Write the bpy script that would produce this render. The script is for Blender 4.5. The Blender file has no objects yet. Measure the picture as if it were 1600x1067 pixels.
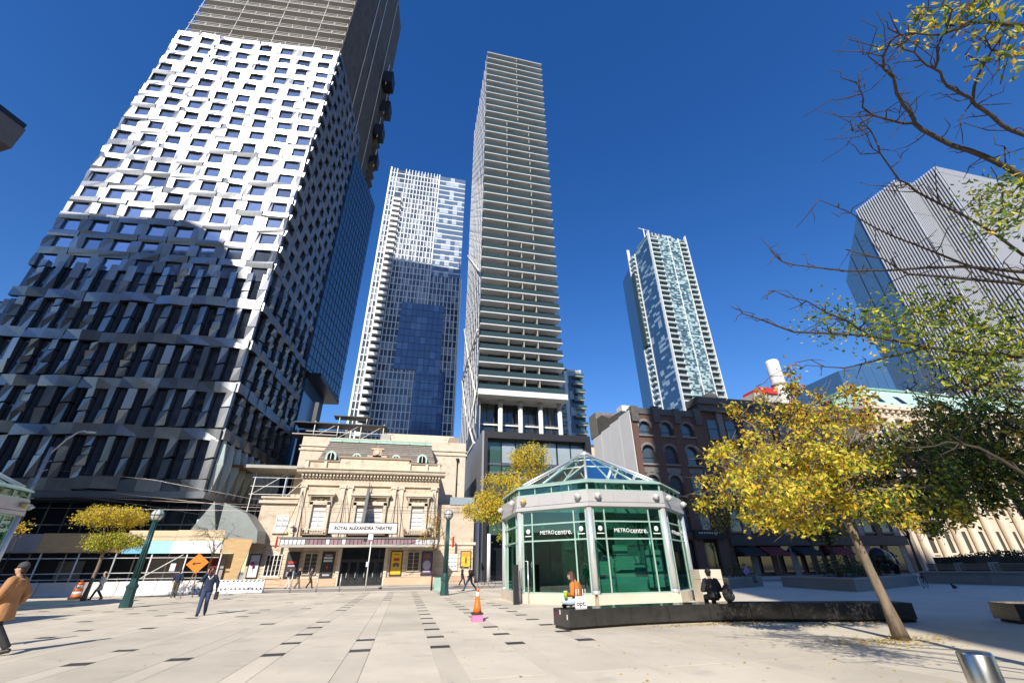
import bpy, math, random
import numpy as np
from mathutils import Vector, Matrix
random.seed(11)
S = bpy.context.scene
C = S.collection
PI = math.pi
rad = math.radians
# ------------------------------------------------------------------ camera, sky, sun, exposure
CAMZ = 1.6
cam_d = bpy.data.cameras.new('camera'); cam = bpy.data.objects.new('camera', cam_d); C.objects.link(cam)
cam_d.sensor_width = 36.0; cam_d.lens = 667.6 / 1600 * 36; cam_d.clip_start = 0.1; cam_d.clip_end = 4000
YAW, PITCH, ROLL = rad(13.0), rad(27.9), rad(-0.75)
fw = Vector((math.sin(YAW) * math.cos(PITCH), math.cos(YAW) * math.cos(PITCH), math.sin(PITCH)))
r0 = Vector((math.cos(YAW), -math.sin(YAW), 0)); u0 = r0.cross(fw)
rt = r0 * math.cos(ROLL) + u0 * math.sin(ROLL); up = -r0 * math.sin(ROLL) + u0 * math.cos(ROLL)
cam.matrix_world = Matrix(((rt.x, up.x, -fw.x, 0), (rt.y, up.y, -fw.y, 0), (rt.z, up.z, -fw.z, CAMZ), (0, 0, 0, 1)))
S.camera = cam
SUN_AZ, SUN_EL = rad(25), rad(34)          # light travels towards +X/+Y, from behind left
w = bpy.data.worlds.new('World'); S.world = w; w.use_nodes = True
nt = w.node_tree; bg = nt.nodes['Background']
sky = nt.nodes.new('ShaderNodeTexSky'); sky.sky_type = 'NISHITA'; sky.sun_disc = False
sky.sun_elevation = SUN_EL; sky.sun_rotation = rad(180) + SUN_AZ
sky.air_density = 1.25; sky.dust_density = 0.35; sky.ozone_density = 4.0; sky.altitude = 600
hs = nt.nodes.new('ShaderNodeHueSaturation'); hs.inputs['Saturation'].default_value = 1.30; hs.inputs['Hue'].default_value = 0.514
nt.links.new(sky.outputs[0], hs.inputs['Color']); nt.links.new(hs.outputs[0], bg.inputs[0]); bg.inputs[1].default_value = 0.13
sd = bpy.data.lights.new('sun', 'SUN'); sd.energy = 5.0; sd.angle = rad(0.53); sd.color = (1.0, 0.93, 0.82)
sun = bpy.data.objects.new('sun', sd); C.objects.link(sun)
ld = Vector((math.sin(SUN_AZ) * math.cos(SUN_EL), math.cos(SUN_AZ) * math.cos(SUN_EL), -math.sin(SUN_EL)))
sun.rotation_euler = ld.to_track_quat('-Z', 'Y').to_euler(); sun.location = (-30, -60, 90)
S.view_settings.view_transform = 'Standard'; S.view_settings.look = 'None'
S.view_settings.exposure = 0.34; S.view_settings.gamma = 1.0
S.render.engine = 'CYCLES'
try:
    S.cycles.max_bounces = 7; S.cycles.diffuse_bounces = 3; S.cycles.glossy_bounces = 4
    S.cycles.transmission_bounces = 6; S.cycles.transparent_max_bounces = 12
    S.cycles.use_denoising = True; S.cycles.caustics_reflective = False; S.cycles.caustics_refractive = False
except Exception: pass

# ------------------------------------------------------------------ materials
MATS = {}
def mat(name, col, rough=0.6, metal=0.0, var=0.12, scale=1.5, bump=0.0, bscale=20.0, rnd=0.0, spec=0.5, coat=0.0, stretch=None, dirt=None, spots=False):
    """principled with object-space noise variation; rnd = per-object value jitter"""
    if name in MATS: return MATS[name]
    m = bpy.data.materials.new(name); m.use_nodes = True; n = m.node_tree; p = n.nodes['Principled BSDF']
    L = n.links.new
    p.inputs['Roughness'].default_value = rough; p.inputs['Metallic'].default_value = metal
    p.inputs['Specular IOR Level'].default_value = spec
    if coat: p.inputs['Coat Weight'].default_value = coat; p.inputs['Coat Roughness'].default_value = 0.06
    tc = n.nodes.new('ShaderNodeTexCoord')
    vec = tc.outputs['Object']
    if stretch:
        mp = n.nodes.new('ShaderNodeMapping'); mp.inputs['Scale'].default_value = stretch; L(vec, mp.inputs[0]); vec = mp.outputs[0]
    nz = n.nodes.new('ShaderNodeTexNoise'); nz.inputs['Scale'].default_value = scale; nz.inputs['Detail'].default_value = 6; nz.inputs['Roughness'].default_value = 0.62
    L(vec, nz.inputs['Vector'])
    mr = n.nodes.new('ShaderNodeMapRange'); mr.inputs[1].default_value = 0.25; mr.inputs[2].default_value = 0.75
    mr.inputs[3].default_value = 1 - var; mr.inputs[4].default_value = 1 + var; L(nz.outputs['Fac'], mr.inputs[0])
    v = mr.outputs[0]
    if rnd:
        oi = n.nodes.new('ShaderNodeObjectInfo'); m2 = n.nodes.new('ShaderNodeMapRange'); m2.inputs[3].default_value = 1 - rnd; m2.inputs[4].default_value = 1 + rnd
        L(oi.outputs['Random'], m2.inputs[0]); mu = n.nodes.new('ShaderNodeMath'); mu.operation = 'MULTIPLY'; L(v, mu.inputs[0]); L(m2.outputs[0], mu.inputs[1]); v = mu.outputs[0]
    vm = n.nodes.new('ShaderNodeVectorMath'); vm.operation = 'SCALE'; vm.inputs[0].default_value = col[:3]; L(v, vm.inputs['Scale'])
    out = vm.outputs[0]
    if dirt:                      # (colour, scale, threshold): stains with a shape of their own
        n3 = n.nodes.new('ShaderNodeTexNoise'); n3.inputs['Scale'].default_value = dirt[1]; n3.inputs['Detail'].default_value = 8; L(tc.outputs['Object'], n3.inputs['Vector'])
        m3 = n.nodes.new('ShaderNodeMapRange'); m3.inputs[1].default_value = dirt[2]; m3.inputs[2].default_value = dirt[2] + 0.16; m3.inputs[4].default_value = 0.75; L(n3.outputs['Fac'], m3.inputs[0])
        mx = n.nodes.new('ShaderNodeMix'); mx.data_type = 'RGBA'; L(m3.outputs[0], mx.inputs[0]); L(out, mx.inputs[6]); mx.inputs[7].default_value = (*dirt[0], 1); out = mx.outputs[2]
    if spots:                     # trodden gum and grit
        tw_ = n.nodes.new('ShaderNodeTexCoord'); ge = n.nodes.new('ShaderNodeNewGeometry')
        vo = n.nodes.new('ShaderNodeTexVoronoi'); vo.inputs['Scale'].default_value = 2.3; L(ge.outputs['Position'], vo.inputs['Vector'])
        m4 = n.nodes.new('ShaderNodeMapRange'); m4.inputs[1].default_value = 0.07; m4.inputs[2].default_value = 0.045; m4.inputs[3].default_value = 0; m4.inputs[4].default_value = .55; L(vo.outputs['Distance'], m4.inputs[0])
        x4 = n.nodes.new('ShaderNodeMix'); x4.data_type = 'RGBA'; L(m4.outputs[0], x4.inputs[0]); L(out, x4.inputs[6]); x4.inputs[7].default_value = (.16, .14, .12, 1)
        n5 = n.nodes.new('ShaderNodeTexNoise'); n5.inputs['Scale'].default_value = .23; n5.inputs['Detail'].default_value = 9; L(ge.outputs['Position'], n5.inputs['Vector'])
        m5 = n.nodes.new('ShaderNodeMapRange'); m5.inputs[1].default_value = .35; m5.inputs[2].default_value = .68; m5.inputs[3].default_value = 1.06; m5.inputs[4].default_value = .80; L(n5.outputs['Fac'], m5.inputs[0])
        v5 = n.nodes.new('ShaderNodeVectorMath'); v5.operation = 'SCALE'; L(x4.outputs[2], v5.inputs[0]); L(m5.outputs[0], v5.inputs['Scale']); out = v5.outputs[0]
    L(out, p.inputs['Base Color'])
    if bump:
        n2 = n.nodes.new('ShaderNodeTexNoise'); n2.inputs['Scale'].default_value = bscale; n2.inputs['Detail'].default_value = 5; L(vec, n2.inputs['Vector'])
        b = n.nodes.new('ShaderNodeBump'); b.inputs['Strength'].default_value = bump; b.inputs['Distance'].default_value = 0.02; L(n2.outputs['Fac'], b.inputs['Height']); L(b.outputs[0], p.inputs['Normal'])
    MATS[name] = m
    return m
def glass(name, col, rough=0.03, wob=0.0, metal=0.0, spec=0.9, rnd=0.0):
    """opaque reflecting architectural glass"""
    if name in MATS: return MATS[name]
    m = mat(name, col, rough, metal, 0.1, 0.4, wob, 0.6, rnd, spec); return m
def clearglass(name, tint, rough=0.0, mixf=0.12):
    """thin see-through pane: tinted transparent + fresnel mirror"""
    if name in MATS: return MATS[name]
    m = bpy.data.materials.new(name); m.use_nodes = True; n = m.node_tree; n.nodes.clear(); L = n.links.new
    o = n.nodes.new('ShaderNodeOutputMaterial'); t = n.nodes.new('ShaderNodeBsdfTransparent'); g = n.nodes.new('ShaderNodeBsdfGlossy'); g.inputs['Roughness'].default_value = rough
    t.inputs[0].default_value = (*tint, 1); g.inputs[0].default_value = (0.9, 1, 0.95, 1)
    lw = n.nodes.new('ShaderNodeLayerWeight'); lw.inputs[0].default_value = 0.12
    mr = n.nodes.new('ShaderNodeMapRange'); mr.inputs[3].default_value = mixf; mr.inputs[4].default_value = 0.9; L(lw.outputs['Fresnel'], mr.inputs[0])
    mx = n.nodes.new('ShaderNodeMixShader'); L(mr.outputs[0], mx.inputs[0]); L(t.outputs[0], mx.inputs[1]); L(g.outputs[0], mx.inputs[2]); L(mx.outputs[0], o.inputs[0])
    MATS[name] = m; return m
def leafmat(name, col, tr=0.4):
    if name in MATS: return MATS[name]
    m = bpy.data.materials.new(name); m.use_nodes = True; n = m.node_tree; n.nodes.clear(); L = n.links.new
    o = n.nodes.new('ShaderNodeOutputMaterial'); d = n.nodes.new('ShaderNodeBsdfPrincipled'); t = n.nodes.new('ShaderNodeBsdfTranslucent')
    tc = n.nodes.new('ShaderNodeTexCoord'); nz = n.nodes.new('ShaderNodeTexNoise'); nz.inputs['Scale'].default_value = 2.2; nz.inputs['Detail'].default_value = 4; L(tc.outputs['Object'], nz.inputs['Vector'])
    mr = n.nodes.new('ShaderNodeMapRange'); mr.inputs[1].default_value = 0.3; mr.inputs[2].default_value = 0.7; mr.inputs[3].default_value = 0.7; mr.inputs[4].default_value = 1.25; L(nz.outputs['Fac'], mr.inputs[0])
    vm = n.nodes.new('ShaderNodeVectorMath'); vm.operation = 'SCALE'; vm.inputs[0].default_value = col; L(mr.outputs[0], vm.inputs['Scale'])
    L(vm.outputs[0], d.inputs['Base Color']); L(vm.outputs[0], t.inputs[0]); d.inputs['Roughness'].default_value = 0.5; d.inputs['Specular IOR Level'].default_value = 0.35
    mx = n.nodes.new('ShaderNodeMixShader'); mx.inputs[0].default_value = tr; L(d.outputs[0], mx.inputs[1]); L(t.outputs[0], mx.inputs[2]); L(mx.outputs[0], o.inputs[0])
    MATS[name] = m; return m
def M(k): return MATS[k]

# ------------------------------------------------------------------ mesh builder
class MB:
    def __init__(s): s.v = []; s.f = []; s.mi = []; s.sm = []; s.cm = 0; s.X = None
    def V(s, p):
        if s.X is not None: p = s.X @ Vector(p)
        s.v.append((p[0], p[1], p[2])); return len(s.v) - 1
    def F(s, idx, smooth=False): s.f.append(tuple(idx)); s.mi.append(s.cm); s.sm.append(smooth)
    def poly(s, pts, smooth=False): s.F([s.V(p) for p in pts], smooth); return s
    def box(s, x0, x1, y0, y1, z0, z1):
        i = [s.V(p) for p in ((x0,y0,z0),(x1,y0,z0),(x1,y1,z0),(x0,y1,z0),(x0,y0,z1),(x1,y0,z1),(x1,y1,z1),(x0,y1,z1))]
        for q in ((3,2,1,0),(4,5,6,7),(0,1,5,4),(1,2,6,5),(2,3,7,6),(3,0,4,7)): s.F([i[k] for k in q])
        return s
    def tbox(s, x0, x1, y0, y1, z0, z1, t):     # top inset by t
        i = [s.V(p) for p in ((x0,y0,z0),(x1,y0,z0),(x1,y1,z0),(x0,y1,z0),(x0+t,y0+t,z1),(x1-t,y0+t,z1),(x1-t,y1-t,z1),(x0+t,y1-t,z1))]
        for q in ((3,2,1,0),(4,5,6,7),(0,1,5,4),(1,2,6,5),(2,3,7,6),(3,0,4,7)): s.F([i[k] for k in q])
        return s
    def loft(s, A, B, smooth=False, ca=True, cb=True):
        n = len(A); a = [s.V(p) for p in A]; b = [s.V(p) for p in B]
        for k in range(n): s.F((a[k], a[(k+1) % n], b[(k+1) % n], b[k]), smooth)
        if ca: s.F(a[::-1])
        if cb: s.F(b)
        return s
    def prism(s, poly, z0, z1): return s.loft([(x, y, z0) for x, y in poly], [(x, y, z1) for x, y in poly])
    def ext(s, pts, vec):
        return s.loft(pts, [(p[0]+vec[0], p[1]+vec[1], p[2]+vec[2]) for p in pts])
    def tube(s, pts, r, n=8, caps=True, smooth=True, sq=1.0):
        P = [Vector(p) for p in pts]; k = len(P)
        R = list(r) if hasattr(r, '__len__') else [r] * k
        rings = []; ref = None
        for i in range(k):
            d = (P[min(i+1, k-1)] - P[max(i-1, 0)])
            if d.length < 1e-9: d = Vector((0, 0, 1))
            d.normalize()
            if ref is None:
                ref = Vector((1, 0, 0)) if abs(d.x) < 0.8 else Vector((0, 1, 0))
            a = (ref - d * ref.dot(d))
            if a.length < 1e-6: a = d.orthogonal()
            a.normalize(); ref = a; b = d.cross(a)
            rings.append([s.V(P[i] + (a * math.cos(2*PI*j/n) + b * math.sin(2*PI*j/n) * sq) * R[i]) for j in range(n)])
        for i in range(k - 1):
            A, B = rings[i], rings[i+1]
            for j in range(n): s.F((A[j], A[(j+1) % n], B[(j+1) % n], B[j]), smooth)
        if caps: s.F(rings[0][::-1]); s.F(rings[-1])
        return s
    def lathe(s, prof, c=(0, 0, 0), n=16, smooth=True):
        rings = [[s.V((c[0] + r*math.cos(2*PI*j/n), c[1] + r*math.sin(2*PI*j/n), c[2] + z)) for j in range(n)] for r, z in prof]
        for A, B in zip(rings, rings[1:]):
            for j in range(n): s.F((A[j], A[(j+1) % n], B[(j+1) % n], B[j]), smooth)
        s.F(rings[0][::-1]); s.F(rings[-1]); return s
    def ell(s, c, r, n=12, m=8):
        r = r if hasattr(r, '__len__') else (r, r, r)
        rings = []
        for i in range(1, m):
            t = PI * i / m
            rings.append([s.V((c[0] + r[0]*math.sin(t)*math.cos(2*PI*j/n), c[1] + r[1]*math.sin(t)*math.sin(2*PI*j/n), c[2] - r[2]*math.cos(t))) for j in range(n)])
        b = s.V((c[0], c[1], c[2]-r[2])); t = s.V((c[0], c[1], c[2]+r[2]))
        for j in range(n): s.F((b, rings[0][(j+1) % n], rings[0][j]), True); s.F((t, rings[-1][j], rings[-1][(j+1) % n]), True)
        for A, B in zip(rings, rings[1:]):
            for j in range(n): s.F((A[j], A[(j+1) % n], B[(j+1) % n], B[j]), True)
        return s
    def mesh(s, name, mats):
        me = bpy.data.meshes.new(name); me.from_pydata(s.v, [], s.f)
        for m in (mats if isinstance(mats, (list, tuple)) else [mats]): me.materials.append(M(m) if isinstance(m, str) else m)
        me.polygons.foreach_set('material_index', s.mi); me.polygons.foreach_set('use_smooth', s.sm); me.update()
        return me
    def build(s, name, mats, parent=None, bevel=0.0, loc=None, rz=0.0, kind=None):
        o = bpy.data.objects.new(name, s.mesh(name, mats)); C.objects.link(o)
        if parent is not None: o.parent = parent
        if loc: o.location = loc
        o.rotation_euler[2] = rz
        if bevel:
            b = o.modifiers.new('bevel', 'BEVEL'); b.width = bevel; b.segments = 2; b.limit_method = 'ANGLE'
        if kind: o['kind'] = kind
        return o
def inst(name, me, parent=None, loc=(0, 0, 0), rz=0.0, sc=None):
    o = bpy.data.objects.new(name, me); C.objects.link(o); o.location = loc; o.rotation_euler[2] = rz
    if parent is not None: o.parent = parent
    if sc: o.scale = sc
    return o
def tag(o, label, cat, group=None):
    o['label'] = label; o['category'] = cat
    if group: o['group'] = group
    return o
def thing(name, label, cat, loc=(0, 0, 0), rz=0.0, group=None):
    o = bpy.data.objects.new(name, None); C.objects.link(o); o.location = loc; o.rotation_euler[2] = rz; o.empty_display_size = 0.3
    return tag(o, label, cat, group)
def struct(o): o['kind'] = 'structure'; return o
def bx(name, m, parent, *b, bevel=0.0): return MB().box(*b).build(name, m, parent, bevel)
def text(body, size, m, parent, loc, rot=(PI/2, 0, 0), ext=0.01, align='CENTER', name='lettering', shear=0.0, sp=1.0, off=0.0, sx=1.0):
    cu = bpy.data.curves.new(name, 'FONT'); cu.body = body; cu.size = size; cu.extrude = ext; cu.align_x = align; cu.align_y = 'CENTER'; cu.shear = shear; cu.space_character = sp; cu.offset = off
    cu.resolution_u = 3
    tmp = bpy.data.objects.new('tmp', cu); C.objects.link(tmp); dg = bpy.context.evaluated_depsgraph_get()
    me = bpy.data.meshes.new_from_object(tmp.evaluated_get(dg)); bpy.data.objects.remove(tmp); bpy.data.curves.remove(cu)
    me.materials.clear(); me.materials.append(M(m)); me.name = name
    o = bpy.data.objects.new(name, me); C.objects.link(o); o.location = loc; o.rotation_euler = rot; o.parent = parent; o.scale = (sx, 1, 1)
    return o

mat('concrete', (0.68, 0.605, 0.475), 0.85, var=0.10, scale=0.9, bump=0.15, bscale=60, rnd=0.08, dirt=((0.50, 0.44, 0.36), 1.3, 0.57), spots=True)
mat('concrete_joint', (0.22, 0.20, 0.18), 0.9)
mat('plaza_far', (0.64, 0.57, 0.45), 0.85, var=0.12, scale=0.5, bump=0.1, bscale=40)
mat('tile_dark', (0.055, 0.052, 0.05), 0.6, var=0.25, scale=4, rnd=0.35)
mat('road', (0.46, 0.40, 0.33), 0.85, var=0.15, scale=0.6, bump=0.1, bscale=50, dirt=((0.19, 0.15, 0.12), 0.8, 0.56))
mat('sidewalk', (0.48, 0.45, 0.40), 0.85, var=0.1, scale=0.8, rnd=0.05)
mat('kerb', (0.50, 0.47, 0.42), 0.8, rnd=0.05)
mat('rail', (0.30, 0.27, 0.25), 0.35, 0.9)
mat('earth', (0.20, 0.19, 0.17), 0.95)
# ------------------------------------------------------------------ ground
struct(MB().poly([(-1500, -1500, -0.06), (1500, -1500, -0.06), (1500, 1500, -0.06), (-1500, 1500, -0.06)]).build('ground', 'earth'))
plaza = struct(MB().box(-70, 110, -30, 42.6, -0.055, 0.0).build('plaza', 'plaza_far'))
XS = [1.0 + 1.78 * k for k in range(-11, 5)]
SW = 0.225
TH = 0.012
def slab_mesh(wx, wy, nm, m, th=TH):
    b = MB(); g = 0.0025
    b.tbox(g, wx - g, g, wy - g, 0.0005, th, 0.004); return b.mesh(nm, m)
LEN = 6.64; Y0 = 2.0; NR = 6
big = slab_mesh(1.78 - 2*SW, LEN, 'paving_slab', 'concrete')
PIT = LEN / 4
tl = slab_mesh(2*SW, 0.34, 'tile', 'tile_dark', TH + 0.002); fil = slab_mesh(2*SW, PIT - 0.34, 'paving_slab', 'concrete'); full = slab_mesh(2*SW, PIT, 'paving_slab', 'concrete')
rg = random.Random(5)
for ci, x in enumerate(XS):
    for r in range(NR):
        inst('paving_slab', big, plaza, (x + SW, Y0 + r * LEN, 0))
    run = None
    for r in range(NR * 4 + 1):
        y = Y0 + r * PIT
        has = y > 11.5 and (rg.random() < (0.95 if ci in (9, 11, 12, 13) else 0.8 if ci in (10,) else 0.42)) and not (ci == 10 and 15 < y < 29)
        if ci >= 14: has = has and y < 20 and rg.random() < .2
        if run is None: run = y
        if has or r == NR * 4:
            if y - run > 0.05: inst('strip_stone', full, plaza, (x - SW, run, 0), sc=(1, (y - run) / PIT, 1))
            run = y + 0.34
            if r < NR * 4: inst('tile', tl, plaza, (x - SW, y, 0))
# street with tram rails, then the far pavement
struct(MB().box(-150, 200, 43.0, 49.2, -0.05, -0.10 + 0.06).build('road', 'road'))
kb = slab_mesh(2.4, 0.38, 'kerb_stone', 'kerb', 0.03)
kerbp = struct(MB().box(-70, 110, 42.62, 43.0, -0.05, 0.0).build('kerb', 'concrete_joint'))
for i in range(-16, 34): inst('kerb_stone', kb, kerbp, (i * 2.4, 42.62, 0))
for y in (44.6, 46.0, 47.0, 48.4): struct(bx('tram_rail', 'rail', None, -120, 160, y, y + 0.07, -0.039, -0.030))
far = struct(MB().box(-150, 200, 49.6, 250, -0.05, 0.10).build('far_pavement', 'sidewalk'))
kerb2 = struct(MB().box(-150, 200, 49.2, 49.6, -0.05, 0.08).build('kerb', 'concrete_joint'))
kb2 = MB().tbox(0.004, 2.396, 0, 0.395, 0.08, 0.115, 0.006).mesh('kerb_stone', 'kerb')
for i in range(-18, 28): inst('kerb_stone', kb2, kerb2, (i * 2.4, 49.2, 0))
sw = MB().tbox(0.004, 1.796, 0.004, 1.796, 0.1, 0.112, 0.003).mesh('paving_slab', 'sidewalk')
for i in range(-14, 22):
    for j in range(3): inst('paving_slab', sw, far, (i * 1.8 - 2, 49.62 + j * 1.8, 0))
# ------------------------------------------------------------------ folded-metal tower under construction (left)
mat('clad', (0.29, 0.30, 0.315), 0.40, 0.95, var=0.12, scale=0.5, rnd=0.28, stretch=(6, 6, 0.4), bump=0.10, bscale=1.0)
mat('clad_dark', (0.30, 0.31, 0.33), 0.25, 0.7, var=0.15, scale=0.5, rnd=0.25)
glass('lt_glass', (0.40, 0.46, 0.56), 0.04, 0.04, metal=.85, rnd=0.3)
glass('podium_glass', (0.03, 0.038, 0.055), 0.03, 0.04, rnd=.6)
mat('frame_dark', (0.02, 0.022, 0.026), 0.4)
mat('slab', (0.42, 0.40, 0.36), 0.85, var=0.15, scale=0.6)
mat('white_steel', (0.75, 0.75, 0.73), 0.4)
mat('netting', (0.10, 0.085, 0.07), 0.9, var=0.5, scale=0.8, stretch=(1, 1, 0.3))
glass('blue_glass', (0.05, 0.11, 0.20), 0.06, 0.03)
glass('dark_glass', (0.012, 0.016, 0.02), 0.05, 0.02)
mat('black_metal', (0.02, 0.02, 0.022), 0.45)
LTA = rad(-5)
lt = thing('metal_clad_tower', 'tall tower clad in folded silver metal panels, its upper floors still bare concrete', 'tower', (-21.2, 53, 0), LTA)
# local frame: x from -28.7 (west) to 0 (east corner), y from 0 (front) to 19.6
LW, LD, ZB, ZT = 28.7, 19.6, 8.4, 90.0
bx('core', 'frame_dark', lt, -LW + 0.6, -0.6, 0.6, LD - 0.3, 8.6, 89.5)
rl = random.Random(3)
def panel_mesh(w_, h_, seed, m='clad', d0=0.25, d1=0.75):
    """folded facet panel: front face at -y, broken by a slanting fold, with returns back to the wall"""
    q = random.Random(seed); b = MB()
    d = lambda: -q.uniform(d0, d1)
    e = 0.045; t = q.uniform(0.3, 0.7); t2 = min(.85, max(.15, t + q.uniform(-0.25, 0.25)))
    if q.random() < 0.5 or h_ > w_ * 1.2:      # fold running across: upper and lower facet
        zl, zr = h_ * t, h_ * t2
        p = [(e, d(), e), (w_-e, d(), e), (w_-e, d() - .09, zr), (e, d() - .09, zl), (w_-e, d(), h_-e), (e, d(), h_-e)]
        fs = [(0, 1, 2, 3), (3, 2, 4, 5)]; ring = [0, 1, 2, 4, 5, 3]
    else:
        xb, xt = w_ * t, w_ * t2
        p = [(e, d(), e), (xb, d() - .10, e), (xt, d() - .10, h_-e), (e, d(), h_-e), (w_-e, d(), e), (w_-e, d(), h_-e)]
        fs = [(0, 1, 2, 3), (1, 4, 5, 2)]; ring = [0, 1, 4, 5, 2, 3]
    p = [(x, y * (.8 + .2 * z / h_) - .05 * h_ * z / h_, z) for x, y, z in p]      # leaning out towards the top
    ids = [b.V(v) for v in p]
    for f in fs:
        if len(f) == 4: b.F((ids[f[0]], ids[f[1]], ids[f[2]])); b.F((ids[f[0]], ids[f[2]], ids[f[3]]))
    back = [b.V((p[k][0], 0.25, p[k][2])) for k in ring]
    for k in range(6): b.F((ids[ring[k]], back[k], back[(k+1) % 6], ids[ring[(k+1) % 6]]))
    return b.mesh('panel', m)
CP, WW, WH = LW / 8, 2.0, 1.9
piers = [panel_mesh(CP - WW, WH, 100 + i, d0=.04, d1=.27) for i in range(14)]
spans = [panel_mesh(CP, 3.0 - WH, 200 + i, d0=.08, d1=.36) for i in range(16)]
wb = MB(); wb.cm = 1; wb.box(0, WW, 0.14, 0.3, 0, WH); wb.cm = 0; wb.box(0.05, WW - 0.05, 0.10, 0.145, 0.05, WH - 0.05)
wmesh = wb.mesh('window', ['lt_glass', 'frame_dark'])
ROW0 = 36.0
for r in range(18):
    z = ROW0 + 3.0 * r
    xs = [-LW + c * CP + 0.78 + 0.3 * math.sin(r * 1.3 + c * 0.4) + rl.uniform(-.22, .22) for c in range(8)]
    for c in range(8):
        inst('window', wmesh, lt, (xs[c], 0, z + 0.1))
        x1 = xs[c + 1] if c < 7 else 0.0
        inst('panel', rl.choice(piers), lt, (xs[c] + WW, 0, z + 0.1), sc=((x1 - xs[c] - WW) / (CP - WW), 1, 1))
        inst('panel', rl.choice(spans), lt, (-LW + c * CP, 0, z + 0.1 + WH))
    inst('edge_panel', rl.choice(piers), lt, (-LW, 0, z + 0.1), sc=((xs[0] + LW) / (CP - WW), 1, 1))
# joined facets of the east face, rows above the podium
def add_mesh(b, me, X):
    o = len(b.v); 
    for v in me.vertices: b.v.append(tuple(X @ v.co))
    for p in me.polygons: b.f.append(tuple(o + k for k in p.vertices)); b.mi.append(b.cm); b.sm.append(False)
EX = Matrix.Rotation(PI/2, 4, 'Z')           # east face: local x -> +y, front -> +x
eb = MB(); ew = []
EP = LD / 7
ep = [panel_mesh(EP - 1.35, WH, 300 + i, d0=.08, d1=.3) for i in range(10)]; es = [panel_mesh(EP, 3.0 - WH, 330 + i, d0=.12, d1=.34) for i in range(10)]
ewb = MB(); ewb.cm = 1; ewb.box(0, 1.35, 0.30, 0.42, 0, WH); ewb.cm = 0; ewb.box(0.06, 1.29, 0.26, 0.305, 0.06, WH - 0.06); ewm = ewb.mesh('window', ['lt_glass', 'frame_dark'])
for r in range(18):
    z = ROW0 + 3.0 * r
    for c in range(7):
        y = c * EP + (0.7 if r % 2 else 0.1)
        T = Matrix.Translation((0, 0, 0))
        add_mesh(eb, rl.choice(ep), Matrix.Translation((0, y + 1.35 if y + 1.35 < LD else 0, z + 0.1)) @ EX)
        add_mesh(eb, rl.choice(es), Matrix.Translation((0, c * EP, z + 0.1 + WH)) @ EX)
        if y + 1.35 < LD: inst('window', ewm, lt, (0, y, z + 0.1), PI/2)
eb.build('east_panels', 'clad', lt, kind='stuff')
# podium storeys: flared spandrel bands with tall windows between them
bands = [9.0, 14.6, 20.2, 25.8, 31.4]
NB = 14; BP = LW / NB
def band_mesh(w_, h_, seed):
    q = random.Random(seed); b = MB(); d = lambda a: -(a + q.uniform(-.14, .14)); a0 = q.uniform(0.3, .5)
    k = q.uniform(.3, .7) * w_
    p = [(0.01, d(.28), 0), (k, d(.4), q.uniform(-.12, .12)), (w_-.01, d(.28), 0), (0.01, d(.3), h_), (k, d(.42), h_ + q.uniform(-.15, .15)), (w_-.01, d(.3), h_)]
    i = [b.V(v) for v in p]
    b.F((i[3], i[4], i[1], i[0])); b.F((i[4], i[5], i[2], i[1]))
    j = [b.V((v[0], .3, v[2])) for v in p]
    b.F((j[3], j[4], i[4], i[3])); b.F((j[4], j[5], i[5], i[4])); b.F((i[0], i[1], j[1], j[0])); b.F((i[1], i[2], j[2], j[1])); b.F((j[3], i[3], i[0], j[0])); b.F((i[5], j[5], j[2], i[2]))
    return b.mesh('spandrel_panel', 'clad')
bms = [band_mesh(BP * 2, 1.25, 400 + i) for i in range(9)]
tw = MB(); tw.cm = 1; tw.box(0, 1.2, .32, .42, 0, 4.3); tw.cm = 0; tw.box(.06, 1.14, .27, .325, .06, 2.3); tw.box(.06, 1.14, .27, .325, 2.36, 4.24); twm = tw.mesh('window', ['podium_glass', 'frame_dark'])
def facet_mesh(w_, h_, n, seed):
    q = random.Random(seed); b = MB(); z = 0.0
    cuts = sorted([0, h_] + [h_ * (k + q.uniform(-.25, .25)) / n for k in range(1, n)])
    for z0, z1 in zip(cuts, cuts[1:]):
        a = [-q.uniform(.0, .38) for _ in range(4)]
        a[2] -= .10; a[3] -= .10
        f = [(0.01, a[0], z0 + .01), (w_-.01, a[1], z0 + .01 + q.uniform(0, .2)), (w_-.01, a[2], z1 - .01), (0.01, a[3], z1 - .01 - q.uniform(0, .2))]
        b.loft([(x, .3, zz) for x, y, zz in f], f)
    return b.mesh('panel', 'clad')
fms = [facet_mesh(BP - 1.2, 4.35, rl.choice((2, 3, 4)), 500 + i) for i in range(12)]
for bi, z in enumerate(bands):
    for c in range(NB // 2): inst('spandrel_panel', rl.choice(bms), lt, (-LW + c * BP * 2, 0, z + rl.uniform(-.22, .22)))
    for c in range(NB):
        x = -LW + c * BP
        inst('tall_window', twm, lt, (x + .04, 0, z + 1.25))
        inst('facet_panel', rl.choice(fms), lt, (x + 1.22, 0, z + 1.25))
# the wing that runs on to the left below: same podium, out to the frame edge
epod = MB()
efm = [facet_mesh(1.25, 4.35, 4, 600 + i) for i in range(8)]; ebm = [band_mesh(2.8, 1.25, 640 + i) for i in range(6)]
for z in bands[1:]:
    for c in range(7):
        add_mesh(epod, rl.choice(ebm), Matrix.Translation((0, c * 2.8, z)) @ EX)
        add_mesh(epod, rl.choice(efm), Matrix.Translation((0, c * 2.8 + 1.5, z + 1.25)) @ EX)
        inst('tall_window', twm, lt, (0, c * 2.8 + .1, z + 1.25), PI/2)
epod.build('east_podium_panels', 'clad', lt, kind='stuff')
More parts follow.
